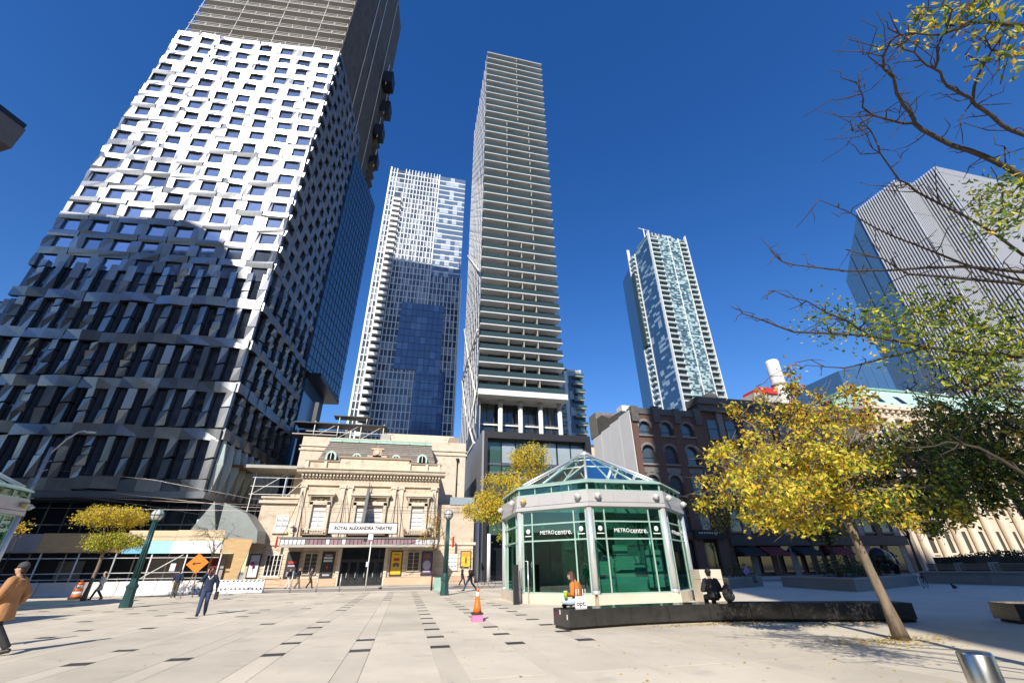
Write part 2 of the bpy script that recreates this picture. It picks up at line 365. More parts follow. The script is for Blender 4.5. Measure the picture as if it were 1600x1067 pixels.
# bottom storey of the east side: hanging light blades over a dark skirt
mat('blade', (0.45, 0.52, 0.50), 0.4, 0.3, rnd=.1)
bx('skirt', 'clad_dark', lt, -LW, 0.32, -0.38, LD - .5, 8.35, 9.0)
bx('east_skirt', 'clad_dark', lt, -0.3, 0.1, .4, LD - .5, 9.0, 14.5)
for c in range(10):
    y = 0.6 + c * 1.95; b = MB()
    b.loft([(0.1, y, 9.0), (0.25, y + .05, 9.0), (0.25, y + .12, 9.0), (0.1, y + .15, 9.0)], [(0.1, y - .25, 12), (0.75, y, 12), (0.75, y + .2, 12), (.1, y + .35, 12)], cb=False)
    b.loft([(0.1, y - .25, 12), (0.75, y, 12), (0.75, y + .2, 12), (.1, y + .35, 12)], [(0.1, y - .1, 14.6), (0.4, y, 14.6), (0.4, y + .15, 14.6), (.1, y + .2, 14.6)], ca=False)
    b.build('blade', 'blade', lt)
    inst('tall_window', twm, lt, (0, y + .45, 10.0), PI/2)
# recessed glazed base, soffit, columns
mat('soffit', (0.10, 0.10, 0.11), .5)
bx('soffit', 'soffit', lt, -LW - 18, -0.05, .3, LD, 8.2, 8.345)
bx('lobby_glass', 'dark_glass', lt, -LW - 18, -1.2, 2.6, 2.75, .1, 8.2)
for k in range(24): bx('mullion', 'clad_dark', lt, -LW - 17.5 + k * 1.9, -LW - 17.43 + k * 1.9, 2.5, 2.62, .1, 8.2)
bx('transom', 'clad_dark', lt, -LW - 18, -1.2, 2.48, 2.6, 6.0, 6.12)
b = MB(); mat('fin_wall', (0.24, 0.265, 0.26), .45, .2)
b.ext([(-.42, .5, 5.4), (1.9, .6, 5.4), (1.05, .55, 8.2)], (0, 2.6, 0)); b.ext([(-.42, .55, .1), (1.9, .65, .1), (1.9, .65, 5.39), (-.42, .55, 5.39)], (0, 1.8, 0)); b.build('canted_wall', 'fin_wall', lt)
b = MB(); b.ext([(2.0, .9, 4.2), (6.0, 1.1, 4.2), (5.8, 1.1, 5.4), (4.4, 1.0, 7.0), (1.9, .9, 8.1)], (0, 2.4, 0)); b.build('canted_canopy', 'fin_wall', lt)
# left continuation of the podium (lower wing beyond the frame edge)
bx('west_wing', 'clad_dark', lt, -LW - 18, -LW - .2, 1.0, LD, 8.345, 31)
for z in bands[:4]:
    for c in range(4): inst('spandrel_panel', rl.choice(bms), lt, (-LW - (c + 1) * BP * 2, 1.0, z))
    for c in range(8): inst('tall_window', twm, lt, (-LW - (c + 1) * BP, .9, z + 1.25)); inst('facet_panel', rl.choice(fms), lt, (-LW - (c + 1) * BP + 1.2, .9, z + 1.25))
# bare concrete floors above the cladding
slabm = MB().box(-LW + .3, -.2, .2, LD + 14, 0, .24).mesh('floor_slab', 'slab')
colm = MB().box(-.22, .22, -.22, .22, .24, 3.0).mesh('column', 'slab')
postm = MB().box(-.03, .03, -.03, .03, .24, 1.35).mesh('rail_post', 'white_steel')
railm = MB().box(-LW + .3, -.3, -.025, .025, 0, .05).mesh('guard_rail', 'white_steel')
NF = 25
for f in range(NF):
    z = 90.75 + 3.0 * f
    inst('floor_slab', slabm, lt, (0, 0, z))
    if f < NF - 1:
        for c in range(7): inst('column', colm, lt, (-LW + 1.2 + c * 4.35, 1.6 if c % 2 else 2.6, z))
        bx('core_wall', 'slab', lt, -LW + 5, -5, 6.5 + .001 * f, LD + 10, z + .24, z + 3.0) if f < 9 else None
    if f < 8:
        for c in range(12): inst('rail_post', postm, lt, (-LW + .5 + c * (LW - .9) / 11, .32, z), sc=(1, 1, 1.0 if c % 3 else 2.4))
        for zz in (.75, 1.3): inst('guard_rail', railm, lt, (0, .32, z + zz))
bx('core_wall', 'slab', lt, -LW + 5, -5, 6.5, LD + 10, 90.75 + 27.24, 90.75 + 72)
# netting along the east edge and the site hoist
bx('netting', 'netting', lt, -.1, .02, LD * .30, LD + 14.2, 82, 168)
bx('netting', 'netting', lt, -.1, .02, .1, LD * .3, 91, 168)
nm = MB().ext([(.0, 0, 0), (1.3, 0, 1.2), (1.3, 0, 1.45), (0, 0, .3)], (0, 3.2, 0)).mesh('catch_fan', 'netting')
for r in range(26): inst('catch_fan', nm, lt, (.03, LD + 9.5 + .02 * (r % 3), 58 + r * 3.0))
for y in (LD * .55, LD * .8, LD + 5): MB().tube([(.25, y, 84), (.25, y, 165)], .09, 6).build('hoist_mast', 'white_steel', lt)
bx('unclad_floors', 'netting', lt, -LW + 1, -.12, LD + .3, LD + 13.9, 48, 90.7)
# blue glass slab volume behind the east face
gv = MB(); pr = [(-8, LD + .2), (.6, LD - 1.2), (2.6, LD + 14), (-8, LD + 14)]
gv.prism(pr, 31.5, 84); gv.build('glass_volume', 'blue_glass', lt)
for r in range(26):
    z = 32 + r * 2.0
    MB().ext([(.62, LD - 1.2, z), (.66, LD - 1.2, z), (2.66, LD + 14, z), (2.62, LD + 14, z)], (0, 0, .14)).build('mullion', 'frame_dark', lt)
for k in range(1, 12):
    t = k / 12; x, y = .61 + 2 * t, LD - 1.2 + 15.2 * t
    bx('mullion', 'frame_dark', lt, x - .02, x + .05, y, y + .07, 31.5, 84)
bx('alley_wall', 'black_metal', lt, .6, 8.5, LD + 2, LD + 2.4, 0, 22); bx('glass_volume_base', 'blue_glass', lt, -7, .4, LD + .6, LD + 12, 8, 31.4)
bx('soffit_edge', 'frame_dark', lt, -7, 2.7, LD + .4, LD + 14.05, 30.6, 31.45)
def crate(y, z, s):
    b = MB(); b.box(.3, .3 + 2.2*s, y, y + 3*s, z, z + 4*s); b.build('hoist_cage', 'black_metal', lt)
    MB().tube([(1.3, y + .3, z - 1), (1.3, y + .3, z + 7 * s)], .12, 6).build('hoist_rail', 'white_steel', lt)
crate(LD + 8, 104, 1.0); crate(LD + 9.5, 116, 1.1); crate(LD + 6, 124, 1.2); crate(LD + 10, 95, .8)
# ------------------------------------------------------------------ towers behind
def facade(name, dark, light, cx, cz, p=0.3, axis=0, rough=0.08, off=0.0):
    """glass whose panes differ one from another (blinds, interiors): cell noise in object space"""
    if name in MATS: return MATS[name]
    m = bpy.data.materials.new(name); m.use_nodes = True; n = m.node_tree; b = n.nodes['Principled BSDF']; L = n.links.new
    tc = n.nodes.new('ShaderNodeTexCoord'); sp = n.nodes.new('ShaderNodeSeparateXYZ'); L(tc.outputs['Object'], sp.inputs[0])
    cb = n.nodes.new('ShaderNodeCombineXYZ')
    for k, (sk, c) in enumerate(((axis, cx), (2, cz))):
        d = n.nodes.new('ShaderNodeMath'); d.operation = 'DIVIDE'; d.inputs[1].default_value = c; L(sp.outputs[sk], d.inputs[0])
        f = n.nodes.new('ShaderNodeMath'); f.operation = 'FLOOR'; L(d.outputs[0], f.inputs[0]); L(f.outputs[0], cb.inputs[k])
    wn = n.nodes.new('ShaderNodeTexWhiteNoise'); wn.noise_dimensions = '2D'; L(cb.outputs[0], wn.inputs['Vector'])
    cr = n.nodes.new('ShaderNodeValToRGB'); cr.color_ramp.elements[0].position = 1 - p - .06; cr.color_ramp.elements[1].position = 1 - p + .06
    cr.color_ramp.elements[0].color = (*dark, 1); cr.color_ramp.elements[1].color = (*light, 1); L(wn.outputs['Value'], cr.inputs[0]); L(cr.outputs[0], b.inputs['Base Color'])
    mr = n.nodes.new('ShaderNodeMapRange'); mr.inputs[3].default_value = rough; mr.inputs[4].default_value = rough + .12; L(wn.outputs['Value'], mr.inputs[0]); L(mr.outputs[0], b.inputs['Roughness'])
    b.inputs['Specular IOR Level'].default_value = .8
    MATS[name] = m; return m
mat('white_fin', (0.72, 0.73, 0.74), .45, var=.05)
mat('white_slab', (0.74, 0.75, 0.74), .6, var=.06, scale=.3)
mat('soffit_white', (0.60, 0.58, 0.55), .8)
facade('wt_glass', (.06, .085, .12), (.30, .34, .38), 1.47, 3.0, .35)
facade('wt_pale', (.10, .15, .24), (.42, .47, .55), 2.0, 3.0, .3)
facade('wt_blue', (.06, .125, .26), (.13, .21, .38), 2.1, 3.0, .3, rough=.04)
mat('balc_shade_dark_pane', (.05, .05, .055), .6)  # near-black for painted balcony shade; also the dark theatre window panes
# --- white-finned tower
wt = thing('white_fin_tower', 'very tall tower of white vertical fins and glass, balconies down its left side', 'tower', (-23, 150, 0))
WW_, WZ = 35.2, 171.0
bx('shaft', 'wt_glass', wt, 0, 22.8, 0, 30, 0, WZ - 1)
bx('pale_bay', 'wt_pale', wt, 22.8, WW_, -.02, 29, 111, WZ - .6)
bx('lower_bay', 'wt_glass', wt, 22.8, WW_ + .6, .3, 29, 0, 111)
bx('blue_bay', 'wt_blue', wt, 12.6, 29.4, -.5, 1, 67, 96)
bx('blue_bay', 'wt_blue', wt, 20.6, 31.4, -.55, 1, 0, 67)
finm = MB().box(-.16, .16, -.42, .02, 0, 1).mesh('fin', 'white_fin')
def fin(x, z0, z1, s=1.0): inst('fin', finm, wt, (x, 0, z0), sc=(s, 1, z1 - z0))
fin(0, 0, WZ, 2.2); fin(1.5, 0, WZ - .5); fin(2.8, 0, WZ - .5, 1.5)
for k in range(11):
    x = 6.8 + k * 1.47
    if x < 12.4: fin(x, 0, WZ)
    elif x < 20.4: fin(x, 96.2, WZ); fin(x, 0, 66.8)
    else: fin(x, 96.2, WZ)
fin(22.6, 96.2, WZ, 1.6)
for k in range(8): fin(24.2 + k * 1.55, 96.2 if 24.2 + k * 1.55 < 29.4 else (0 if 24.2 + k * 1.55 > 31.5 else 67.2), 111, .9)
fin(WW_ + .5, 0, 111, 1.6)
spm = MB().box(0, 22.7, -.10, .01, 0, .42).mesh('floor_band', 'white_fin')
for f in range(56): inst('floor_band', spm, wt, (0, 0, 2.5 + f * 3.0))
sp2 = MB().box(22.9, WW_, -.12, 0, 0, .5).mesh('floor_band', 'white_fin')
for f in range(19): inst('floor_band', sp2, wt, (0, 0, 113 + f * 3.0))
sp3 = MB().box(22.9, WW_ + .5, .15, .35, 0, .35).mesh('floor_band', 'white_fin')
for f in range(14, 36): inst('floor_band', sp3, wt, (0, 0, 2.5 + f * 3.0))
thin = MB().box(12.7, 29.3, -.56, -.49, 0, .12).mesh('mullion', 'frame_dark')
for f in range(9): inst('mullion', thin, wt, (0, 0, 69 + f * 3.0))
thn2 = MB().box(20.7, 31.3, -.61, -.54, 0, .12).mesh('mullion', 'frame_dark')
for f in range(8): inst('mullion', thn2, wt, (0, 0, 44 + f * 3.0))
for k in range(7): bx('mullion', 'frame_dark', wt, 14.7 + k * 2.1, 14.8 + k * 2.1, -.57, -.48, 67, 96)
for k in range(5): bx('mullion', 'frame_dark', wt, 22.3 + k * 1.8, 22.4 + k * 1.8, -.62, -.53, 20, 66.9)
bb = MB(); bb.cm = 0; bb.box(3.1, 6.4, -1.9, .0, 0, .3); bb.box(3.1, 6.4, -1.9, -1.75, .3, 1.35); bb.box(3.1, 3.25, -1.75, 0, .3, 1.35); bb.box(6.25, 6.4, -1.75, 0, .3, 1.35)
bm = bb.mesh('balcony', 'white_slab')
for f in range(37): inst('balcony', bm, wt, (0, 0, 41 + f * 3.0))
bx('balcony_shade_sheet', 'balc_shade_dark_pane', wt, 3.2, 6.3, -.12, -.04, 40, 153)  # flat dark sheet: shade behind the balconies put into its colour
bx('roof_plant', 'white_slab', wt, 11, 14, 6, 12, WZ - 1, WZ + 3); bx('roof_plant', 'white_slab', wt, 14.2, 20, 6, 9, WZ - 1, WZ + 1.6)

# --- slim balcony tower
ct = thing('balcony_tower', 'slim tower with forty stacked white balcony slabs standing on round white columns', 'tower', (10, 70, 0))
CW, CD = 16.3, 27.0; Z0 = 29.35; NFL = 39; FH = (134.1 - Z0) / NFL
facade('ct_back', (.02, .026, .028), (.10, .11, .11), 1.9, FH, .25, rough=.05)
facade('ct_side', (.06, .08, .11), (.30, .34, .40), 1.1, FH, .35, axis=1, rough=.06)
glass('balustrade', (.034, .055, .05), .05, 0, spec=.7)
bx('shaft', 'ct_back', ct, .05, CW - .5, 2.0, CD, Z0 + .3, 134)
bx('side_glazing', 'ct_side', ct, -.06, .04, .9, CD, 20.0, 134)
slabm = MB().box(-.05, CW, 0, 2.2, .08, .25).mesh('balcony_slab', 'white_slab')
balm = MB().box(.1, CW - .12, .06, .10, .26, 1.3).mesh('balustrade', 'balustrade')
divm = MB().box(-.07, .07, .18, 2.0, .26, FH - .002).mesh('divider', 'slab')
mat('patio', (.06, .055, .05), .7, rnd=.6)
chm = MB().box(0, .5, .5, 1.0, .27, .7).box(0, .5, .92, 1.0, .7, 1.15).mesh('patio_chair', 'patio')
for f in range(NFL + 1):
    z = Z0 + f * FH
    if f: inst('balcony_slab', slabm, ct, (0, 0, z))
    if f < NFL:
        inst('balustrade', balm, ct, (0, 0, z))
        for k, x in enumerate((5.6, 8.6, 11.4) if f < 13 else (5.6, 11.4) if f < 28 else (8.6,)): inst('divider', divm, ct, (x, 0, z))
        for k in range(4 if f < 30 else 0):
            inst('patio_chair', chm, ct, (rl.uniform(.5, 15), rl.uniform(0, .3), z))
bx('transfer_slab', 'white_slab', ct, -.06, CW + .2, -.15, 10, Z0 - .75, Z0 + .26)
bx('slab_soffit', 'soffit_white', ct, .1, CW, .1, 9.8, Z0 - .80, Z0 - .752)
for x in (.35, 4.4, 8.1, 11.9, 15.6):
    MB().tube([(x, 2.4, 18), (x, 2.4, Z0 - 2.0)], .42, 14).build('column', 'white_slab', ct)
    MB().tube([(x, 2.4, Z0 - 2.0), (x, 2.4, Z0 - .78)], .46, 14).build('column_collar', 'slab', ct)
bx('setback_glazing', 'ct_back', ct, .2, CW - .3, 4.6, 26, 17, Z0 - .8)
bx('setback_slab', 'white_slab', ct, .2, CW - .3, 4.2, 4.7, 24.4, 24.65)
for k in range(9): bx('mullion', 'frame_dark', ct, .3 + k * 1.95, .4 + k * 1.95, 4.5, 4.62, 18, Z0 - .8)
fn = MB().box(-.12, -.05, -.05, .05, 0, 1).mesh('side_fin', 'white_fin')
for k in range(9): inst('side_fin', fn, ct, (0, 2.4 + k * 2.9, 24), sc=(1, 1, 110))
brm = 'white_steel'
for y0, y1, z0, z1 in ((1.0, 14, 29, 42), (14, 26, 42, 56), (1.0, 14, 20, 29), (14, 1.0, 20, 29), (14, 26, 29, 42), (1, 26, 56, 80)):
    MB().tube([(-.4, y0, z0), (-.4, y1, z1)], .17, 6).build('brace', brm, ct)
for z in (20.2, 41.8): MB().tube([(-.4, .6, z), (-.4, 26, z)], .2, 6).build('tie_beam', brm, ct)
for f in range(1, 38): bx('side_floor_line', 'white_fin', ct, -.10, -.055, 1, CD, Z0 + f * FH + .05, Z0 + f * FH + .22)
# podium of the balcony tower
glass('green_glass', (.045, .10, .085), .04, .02)
mat('grey_sheet', (.30, .31, .33), .4, .3, var=.08, scale=.4, rnd=.05)
glass('pale_pane', (.30, .36, .40), .06)
pod = thing('podium_block', 'dark framed glass podium block behind the yellow tree right of the theatre', 'building', (9.6, 60, 0))
bx('roof_frame', 'black_metal', pod, 0, 16.2, 0, 22, 18.2, 19.15); bx('side_frame', 'black_metal', pod, 15.4, 16.25, .004, 22, .1, 18.2); bx('side_frame', 'black_metal', pod, 0.02, .5, .004, 3, .1, 18.2)
bx('glazing', 'green_glass', pod, .5, 15.4, 1.2, 20, 5.5, 18.2); bx('entrance', 'dark_glass', pod, .5, 15.4, 3.2, 20, .1, 5.5)
for k in range(1, 7): bx('mullion', 'frame_dark', pod, .5 + k * 2.13, .6 + k * 2.13, 1.05, 1.21, 5.5, 18.2)
for z in (9.2, 10.4, 13.4, 14.6): bx('transom', 'clad_dark', pod, .5, 15.4, 1.08, 1.2, z, z + .3)
for x, z, h in ((2.8, 14.95, 2.8), (9.1, 14.95, 3.1), (11.3, 14.95, 2.6), (13.4, 14.95, 2.6), (4.9, 10.75, 2.4), (11.3, 10.75, 2.4)): bx('pane', 'pale_pane', pod, x, x + 1.9, 1.1, 1.19, z, z + h)
for k in range(6):
    bx('wall_sheet', 'grey_sheet', pod, -.30, -.02, .0 + k * 3.7, 3.68 + k * 3.7, .1, 19.2 - .01 * k)
for x in (.9, 8.0, 15.0): MB().tube([(x, .6, .1), (x, .6, 5.6)], .28, 12).build('column', 'white_slab', pod)
MB().tube([(-.85, -.6, .1), (-.85, -.6, 9)], .32, 12).build('column', 'white_slab', pod)

# --- small balcony tower peeking out behind
st = thing('small_balcony_tower', 'pale apartment tower with stepped balconies peeking out right of the slim balcony tower', 'tower', (44, 130, 0))
facade('st_glass', (.05, .07, .08), (.36, .42, .42), 1.5, 2.9, .5)
bx('shaft', 'st_glass', st, 0, 11, 0, 18, 0, 62.5); bx('white_pier', 'white_slab', st, 4.4, 5.6, -.2, .1, 0, 63.2); bx('roof_frame', 'white_slab', st, 3.5, 10.8, -.2, 8, 62.5, 63.2)
sbm = MB().box(0, 3.4, -1.5, 0, 0, .25).mesh('balcony', 'slab'); sbr = MB().box(0, 3.4, -1.5, -1.4, .25, 1.2).mesh('balcony_rail', 'green_glass')
for f in range(20):
    for x in (.6, 7.4 + .5 * (f % 2)): inst('balcony', sbm, st, (x, 0, 5 + f * 2.9)); inst('balcony_rail', sbr, st, (x, 0, 5 + f * 2.9))

# --- glass condominium tower with balconies
rtw = thing('glass_condo_tower', 'blue and white glass condominium tower with a rooftop mast, standing alone against the sky', 'tower', (143.3, 200, 0))
facade('rt_front', (.07, .13, .16), (.36, .48, .49), 1.5, 1.35, .45, rough=.12)
facade('rt_side', (.03, .08, .16), (.26, .36, .44), 3.8, 1.55, .22, axis=1, rough=.05)
RH = 204
mat('rt_rail', (.42, .52, .52), .25, var=.08)
bx('front_block', 'rt_front', rtw, 0, 28.3, 0, 26, 0, RH); bx('side_block', 'rt_side', rtw, -.25, 0, 1, 26, 0, RH - 3)
MB().prism([(-2.4, 26), (12, 26), (12, 44), (1.2, 44)], 0, RH - 9).build('rear_block', 'blue_glass', rtw)
pan = MB().box(-.35, 0, 0, 5, 0, 9).mesh('side_panel', 'green_glass')
for k in range(50):
    z = 8 + k * 3.9
    bx('balcony', 'rt_rail', rtw, .3, 6.8, -1.7, .0, z, z + .95); bx('balcony', 'rt_rail', rtw, 23.6, 28.6, -1.6, 0, z, z + .95)
    bx('side_balcony', 'rt_rail', rtw, -1.9, -.25, 20.2, 25.4, z + .3, z + 1.4)
    bx('floor_band', 'st_glass', rtw, 6.9, 23.5, -.2, .0, z + .1, z + .7)
    bx('recess_shade', 'balc_shade_dark_pane', rtw, .8, 6.6, -.09, -.01, z + 1.4, z + 3.7); bx('recess_shade', 'balc_shade_dark_pane', rtw, 24, 28.2, -.09, -.01, z + 1.4, z + 3.7)  # dark sheets on the wall above each balcony, painted as its shade
for x in (0, 7.0, 15.2, 23.3, 28.4): bx('pier', 'white_fin', rtw, x - .22, x + .22, -.4 if 1 < x < 28 else -1.75, .3, 0, RH + (2.5 if x in (0, 28.4) else .5))
bx('pier', 'white_fin', rtw, -2.0, -.2, 25.5, 26.2, 0, RH + 7); bx('side_pier', 'white_fin', rtw, -.6, -.1, 18.8, 19.6, 0, RH - 2)
bx('hoist_cladding', 'balustrade', rtw, -2.6, -.4, 20.5, 25.3, 128, 186)
bx('crown', 'st_glass', rtw, 3, 22, 3, 20, RH, RH + 5)
for k in range(8): bx('crown_fin', 'white_fin', rtw, 3 + k * 2.6, 3.3 + k * 2.6, 2.6, 3.0, RH, RH + 5.6 - .3 * k)
MB().tube([(6, 12, RH), (6, 12, RH + 17)], .35, 6).build('mast', 'white_steel', rtw)
MB().tube([(2, 12, RH + 17), (11, 12, RH + 16)], .22, 6).build('mast_arm', 'white_steel', rtw); MB().tube([(6, 12, RH + 8), (9.5, 12, RH + 16)], .2, 6).build('mast_stay', 'white_steel', rtw)

# --- finned tower (right)
ft = thing('striped_fin_tower', 'stepped office tower striped with close white vertical fins over blue glass at right', 'tower', (190, 80, 0))
glass('ft_glass', (.03, .055, .095), .05, .01)
glass('ft_blue', (.05, .12, .24), .10, .01)
mat('ft_white', (.52, .52, .55), .4, var=.04)
FHt = 145.8
bx('shaft', 'ft_glass', ft, 0, 60, 10, 28, 0, FHt); bx('shaft', 'ft_glass', ft, 9.6, 60, .85, 10, 0, FHt)
MB().ext([(0.02, 28, 0), (.02, 45.3, 0), (.02, 45.3, 118.3), (.02, 28, FHt - .05)], (50, 0, 0)).build('sloped_wing', 'ft_blue', ft)
for k in range(2): bx('wing_rib', 'frame_dark', ft, -.1, .02, 33 + k * 5.5, 33.25 + k * 5.5, 0, 136 - k * 8)
vf = MB().box(-.55, .0, -.17, .17, 0, 1).mesh('fin', 'ft_white'); vs = MB().box(-.12, .12, -.22, .0, 0, 1).mesh('fin', 'ft_white')
for k in range(18): inst('fin', vf, ft, (0, 10.3 + k * 1.03, 0), sc=(1, 1, FHt + .6))
for k in range(9): inst('fin', vf, ft, (9.6, 1.3 + k * 1.0, 0), sc=(1, 1, FHt + .6))
for k in range(10): inst('fin', vs, ft, (.25 + k * 1.0, 10, 0), sc=(1.15, 1, FHt + .6))
for k in range(52): inst('fin', vs, ft, (9.85 + k * .96, .85, 0), sc=(1.2, 1, FHt + .6))
for k in range(9):
    z = 18 + k * 15.6
    bx('belt', 'ft_glass', ft, -.3, .02, 10.0, 28, z, z + .5); bx('belt', 'ft_glass', ft, 9.3, 9.62, 1, 9.9, z + .01, z + .5); bx('belt', 'ft_glass', ft, 0.1, 9.5, 9.85, 10.0, z + .02, z + .4); bx('belt', 'ft_glass', ft, 9.7, 60, .7, .86, z + .03, z + .4)

# --- low blue glass building and white stack
bg_ = thing('blue_glass_block', 'low blue mirror glass building behind the green copper roof', 'building', (131, 100, 0))
MB().ext([(0, 0, 0), (21, 0, 0), (21, 0, 64), (0, 0, 56.5)], (0, 30, 0)).build('block', 'ft_blue', bg_)
bx('side_bay', 'ft_glass', bg_, 21.1, 48, .5, 30, 0, 62)
for k in range(6): MB().tube([(22 + k * 4, .3, 44 + 8 * (k % 2)), (26 + k * 4, .3, 52 - 8 * (k % 2))], .25, 6).build('brace', 'white_steel', bg_)
for k in range(5): bx('mullion', 'blue_glass', bg_, 4 * k + 2, 4 * k + 2.15, -.1, .0, 0, 56 + k)
vs_ = thing('white_stack', 'white round stack with a red roof structure at its foot, above the dark brick rooftops', 'stack', (95.5, 90, 0))
MB().lathe([(1.7, 26), (1.7, 51.4), (1.55, 52.0), (1.1, 52.2)], n=20).build('pipe', 'white_slab', vs_)
mat('red', (.55, .03, .03), .5); bx('red_frame', 'red', vs_, -7.2, -1.8, -.5, 6, 42.0, 43.6); bx('roof_room', 'slab', vs_, -9, 4, 0, 12, 0, 42)
MB().lathe([(2.0, 44.5), (2.0, 45.3)], n=20).build('band', 'slab', vs_)
# --- brown roof corner poking in at the far left
lb = thing('roof_corner', 'brown roof corner of a neighbouring block cutting into the left edge of the sky', 'building', (-40.2, 35, 0))
mat('brown_metal', (.17, .14, .12), .5, .2)
MB().prism([(-14, -3), (0, -1.0), (1.0, 1.2), (-14, 9)], 36.6, 39.2).build('eave', 'brown_metal', lb); MB().prism([(-14, -2), (-1.2, .2), (-14, 8)], 0, 36.6).build('wall', 'brown_metal', lb)
MB().prism([(-14, -3.1), (-.2, -1.2), (.8, 1.2), (-14, 9.1)], 39.21, 39.9).build('coping', 'frame_dark', lb)
MB().tube([(.2, -.3, 35.4), (-1.6, -.3, 34.8), (-1.8, -.3, 36.5)], .16, 6).build('drain_pipe', 'white_steel', lb)
# --- the two buildings behind the photographer whose shade falls on the scene
mat('office_stone', (.42, .38, .34), .7)
facade('office_glass', (.05, .07, .09), (.3, .33, .33), 1.6, 3.6, .3)
oa = thing('office_tower', 'office tower standing behind the viewer on the right', 'tower', (-10.3, -40, 0))
bx('shaft', 'office_glass', oa, 0, 32.1, -40, 0, 0, 104)
for k in range(27): bx('floor_band', 'office_stone', oa, -.08, 32.2, -40.1, .1, 1.5 + k * 3.8, 2.9 + k * 3.8)
ob = thing('vaulted_office_tower', 'round-shouldered office tower standing behind the viewer on the left', 'tower', (-59.5, -27, 0))
pr = [(0, 0), (0, 86.5)] + [(-1 - 14.5 * (1 - math.cos(a)), 87 + 19 * math.sin(a)) for a in [PI/2 * k / 8 for k in range(1, 9)]] + [(-60, 106), (-60, 0)]
MB().ext([(x, 0, z) for x, z in pr], (-9.3, -20, 0)).build('shaft', 'office_glass', ob)
for k in range(22): MB().prism([(-60, .1), (-69.3, -20.1), (-9.3, -20.1), (.02, .1)], 1.5 + k * 3.8, 2.9 + k * 3.8).build('floor_band', 'office_stone', ob)
# unseen lower blocks, added to darken reflections in the glass and metal facing them
for i, (x0, x1, y1, hh, l) in enumerate(((-150, -100, -60, 70, 'added stone office block, unseen behind the viewer at far left'), (-58, -14, -105, 62, 'added stone office block, unseen behind the viewer, between the two towers'), (36, 90, -105, 58, 'added stone office block, unseen behind the viewer on the right'), (96, 150, -90, 66, 'added stone office block, unseen behind the viewer at far right'))):
    q = thing('added_office_block', l, 'building', (x0, y1, 0)); bx('shaft', 'office_glass', q, 0, x1 - x0, -30, 0, 0, hh)
    for k in range(int(hh // 4)): bx('floor_band', 'office_stone', q, -.1, x1 - x0 + .1, -30.1, .1, 1.5 + k * 4, 3.1 + k * 4)
# ------------------------------------------------------------------ theatre
mat('stone', (.60, .50, .385), .8, var=.2, scale=.9, bump=.2, bscale=10, rnd=.10, dirt=((.34, .27, .20), 1.1, .56))
mat('stone_pink', (.55, .40, .28), .8, var=.14, scale=.8, rnd=.08)
mat('stone_trim', (.62, .54, .43), .75, dirt=((.36, .30, .23), 1.6, .57), var=.12, scale=1.2, rnd=.04)
mat('stone_dark', (.33, .26, .19), .85, var=.15)
mat('slate', (.22, .19, .165), .8, var=.4, scale=2.5, rnd=.3, stretch=(1.2, 1, 3), dirt=((.12, .18, .13), 1.2, .55))
mat('copper', (.25, .42, .35), .6, var=.2, scale=2)
mat('copper_light', (.42, .58, .51), .6, var=.12, scale=1)
mat('white_paint', (.78, .78, .76), .45, var=.04)
mat('sign_white', (.80, .80, .80), .5, var=.03)
mat('ink', (.018, .012, .012), .6)
mat('purple_pane', (.30, .20, .23), .25, rnd=.25)
mat('clear_pane', (.68, .72, .75), .3)
mat('curtain', (.62, .66, .68), .6, var=.15, scale=3)
mat('rust', (.22, .11, .06), .7)
mat('yellow_poster', (.75, .48, .03), .6); mat('orange_poster', (.72, .32, .05), .6); mat('black_poster', (.03, .03, .035), .5); mat('white_poster', (.72, .74, .76), .5); mat('purple_poster', (.09, .06, .13), .5)
mat('pink_ink', (.48, .05, .22), .6); mat('lilac', (.45, .40, .48), .6); mat('red_ink', (.5, .05, .03), .6)
th = thing('theatre', 'cream stone theatre with slate mansard roof, dentilled cornice and a long glazed entrance canopy', 'theatre', (0, 55, 0))
# wings
bx('wing', 'stone', th, -16.4, -12.3, 1.6, 9, 4.3, 9.0); bx('wing_cornice', 'stone_trim', th, -16.7, -12.3, 1.3, 9, 8.45, 8.75); bx('wing_cornice', 'stone_trim', th, -16.6, -12.3, 1.4, 9, 9.0, 9.2)
bx('wing_belt', 'stone_trim', th, -16.7, -12.3, 1.35, 9, 4.1, 4.4)
bx('wing', 'stone', th, 3.3, 7.95, 1.6, 9, 4.3, 8.6); bx('wing_belt', 'stone_trim', th, 3.3, 8.2, 1.35, 9, 4.1, 4.4)
bx('roof_box', 'pale_pane', th, 4.9, 7.9, 1.5, 4, 8.6, 9.5)
cm_ = [MB().box(0, 4.1, 0, 4, 0, .44).mesh('stone_course', 'stone'), MB().box(0, 4.6, 0, 4, 0, .44).mesh('stone_course', 'stone')]
for k in range(7):
    z = .86 + k * .464
    for x, me in ((-16.5, cm_[0]), (3.32, cm_[1])): inst('stone_course', me, th, (x, 1.5, z))
bx('wing_core', 'stone_dark', th, -16.45, 7.9, 1.56, 8, .1, 4.1)
bx('plinth', 'stone_pink', th, -16.7, -12.2, 1.2, 5, .1, .84); bx('plinth', 'stone_pink', th, 3.4, 8.1, 1.2, 5, .1, .84)
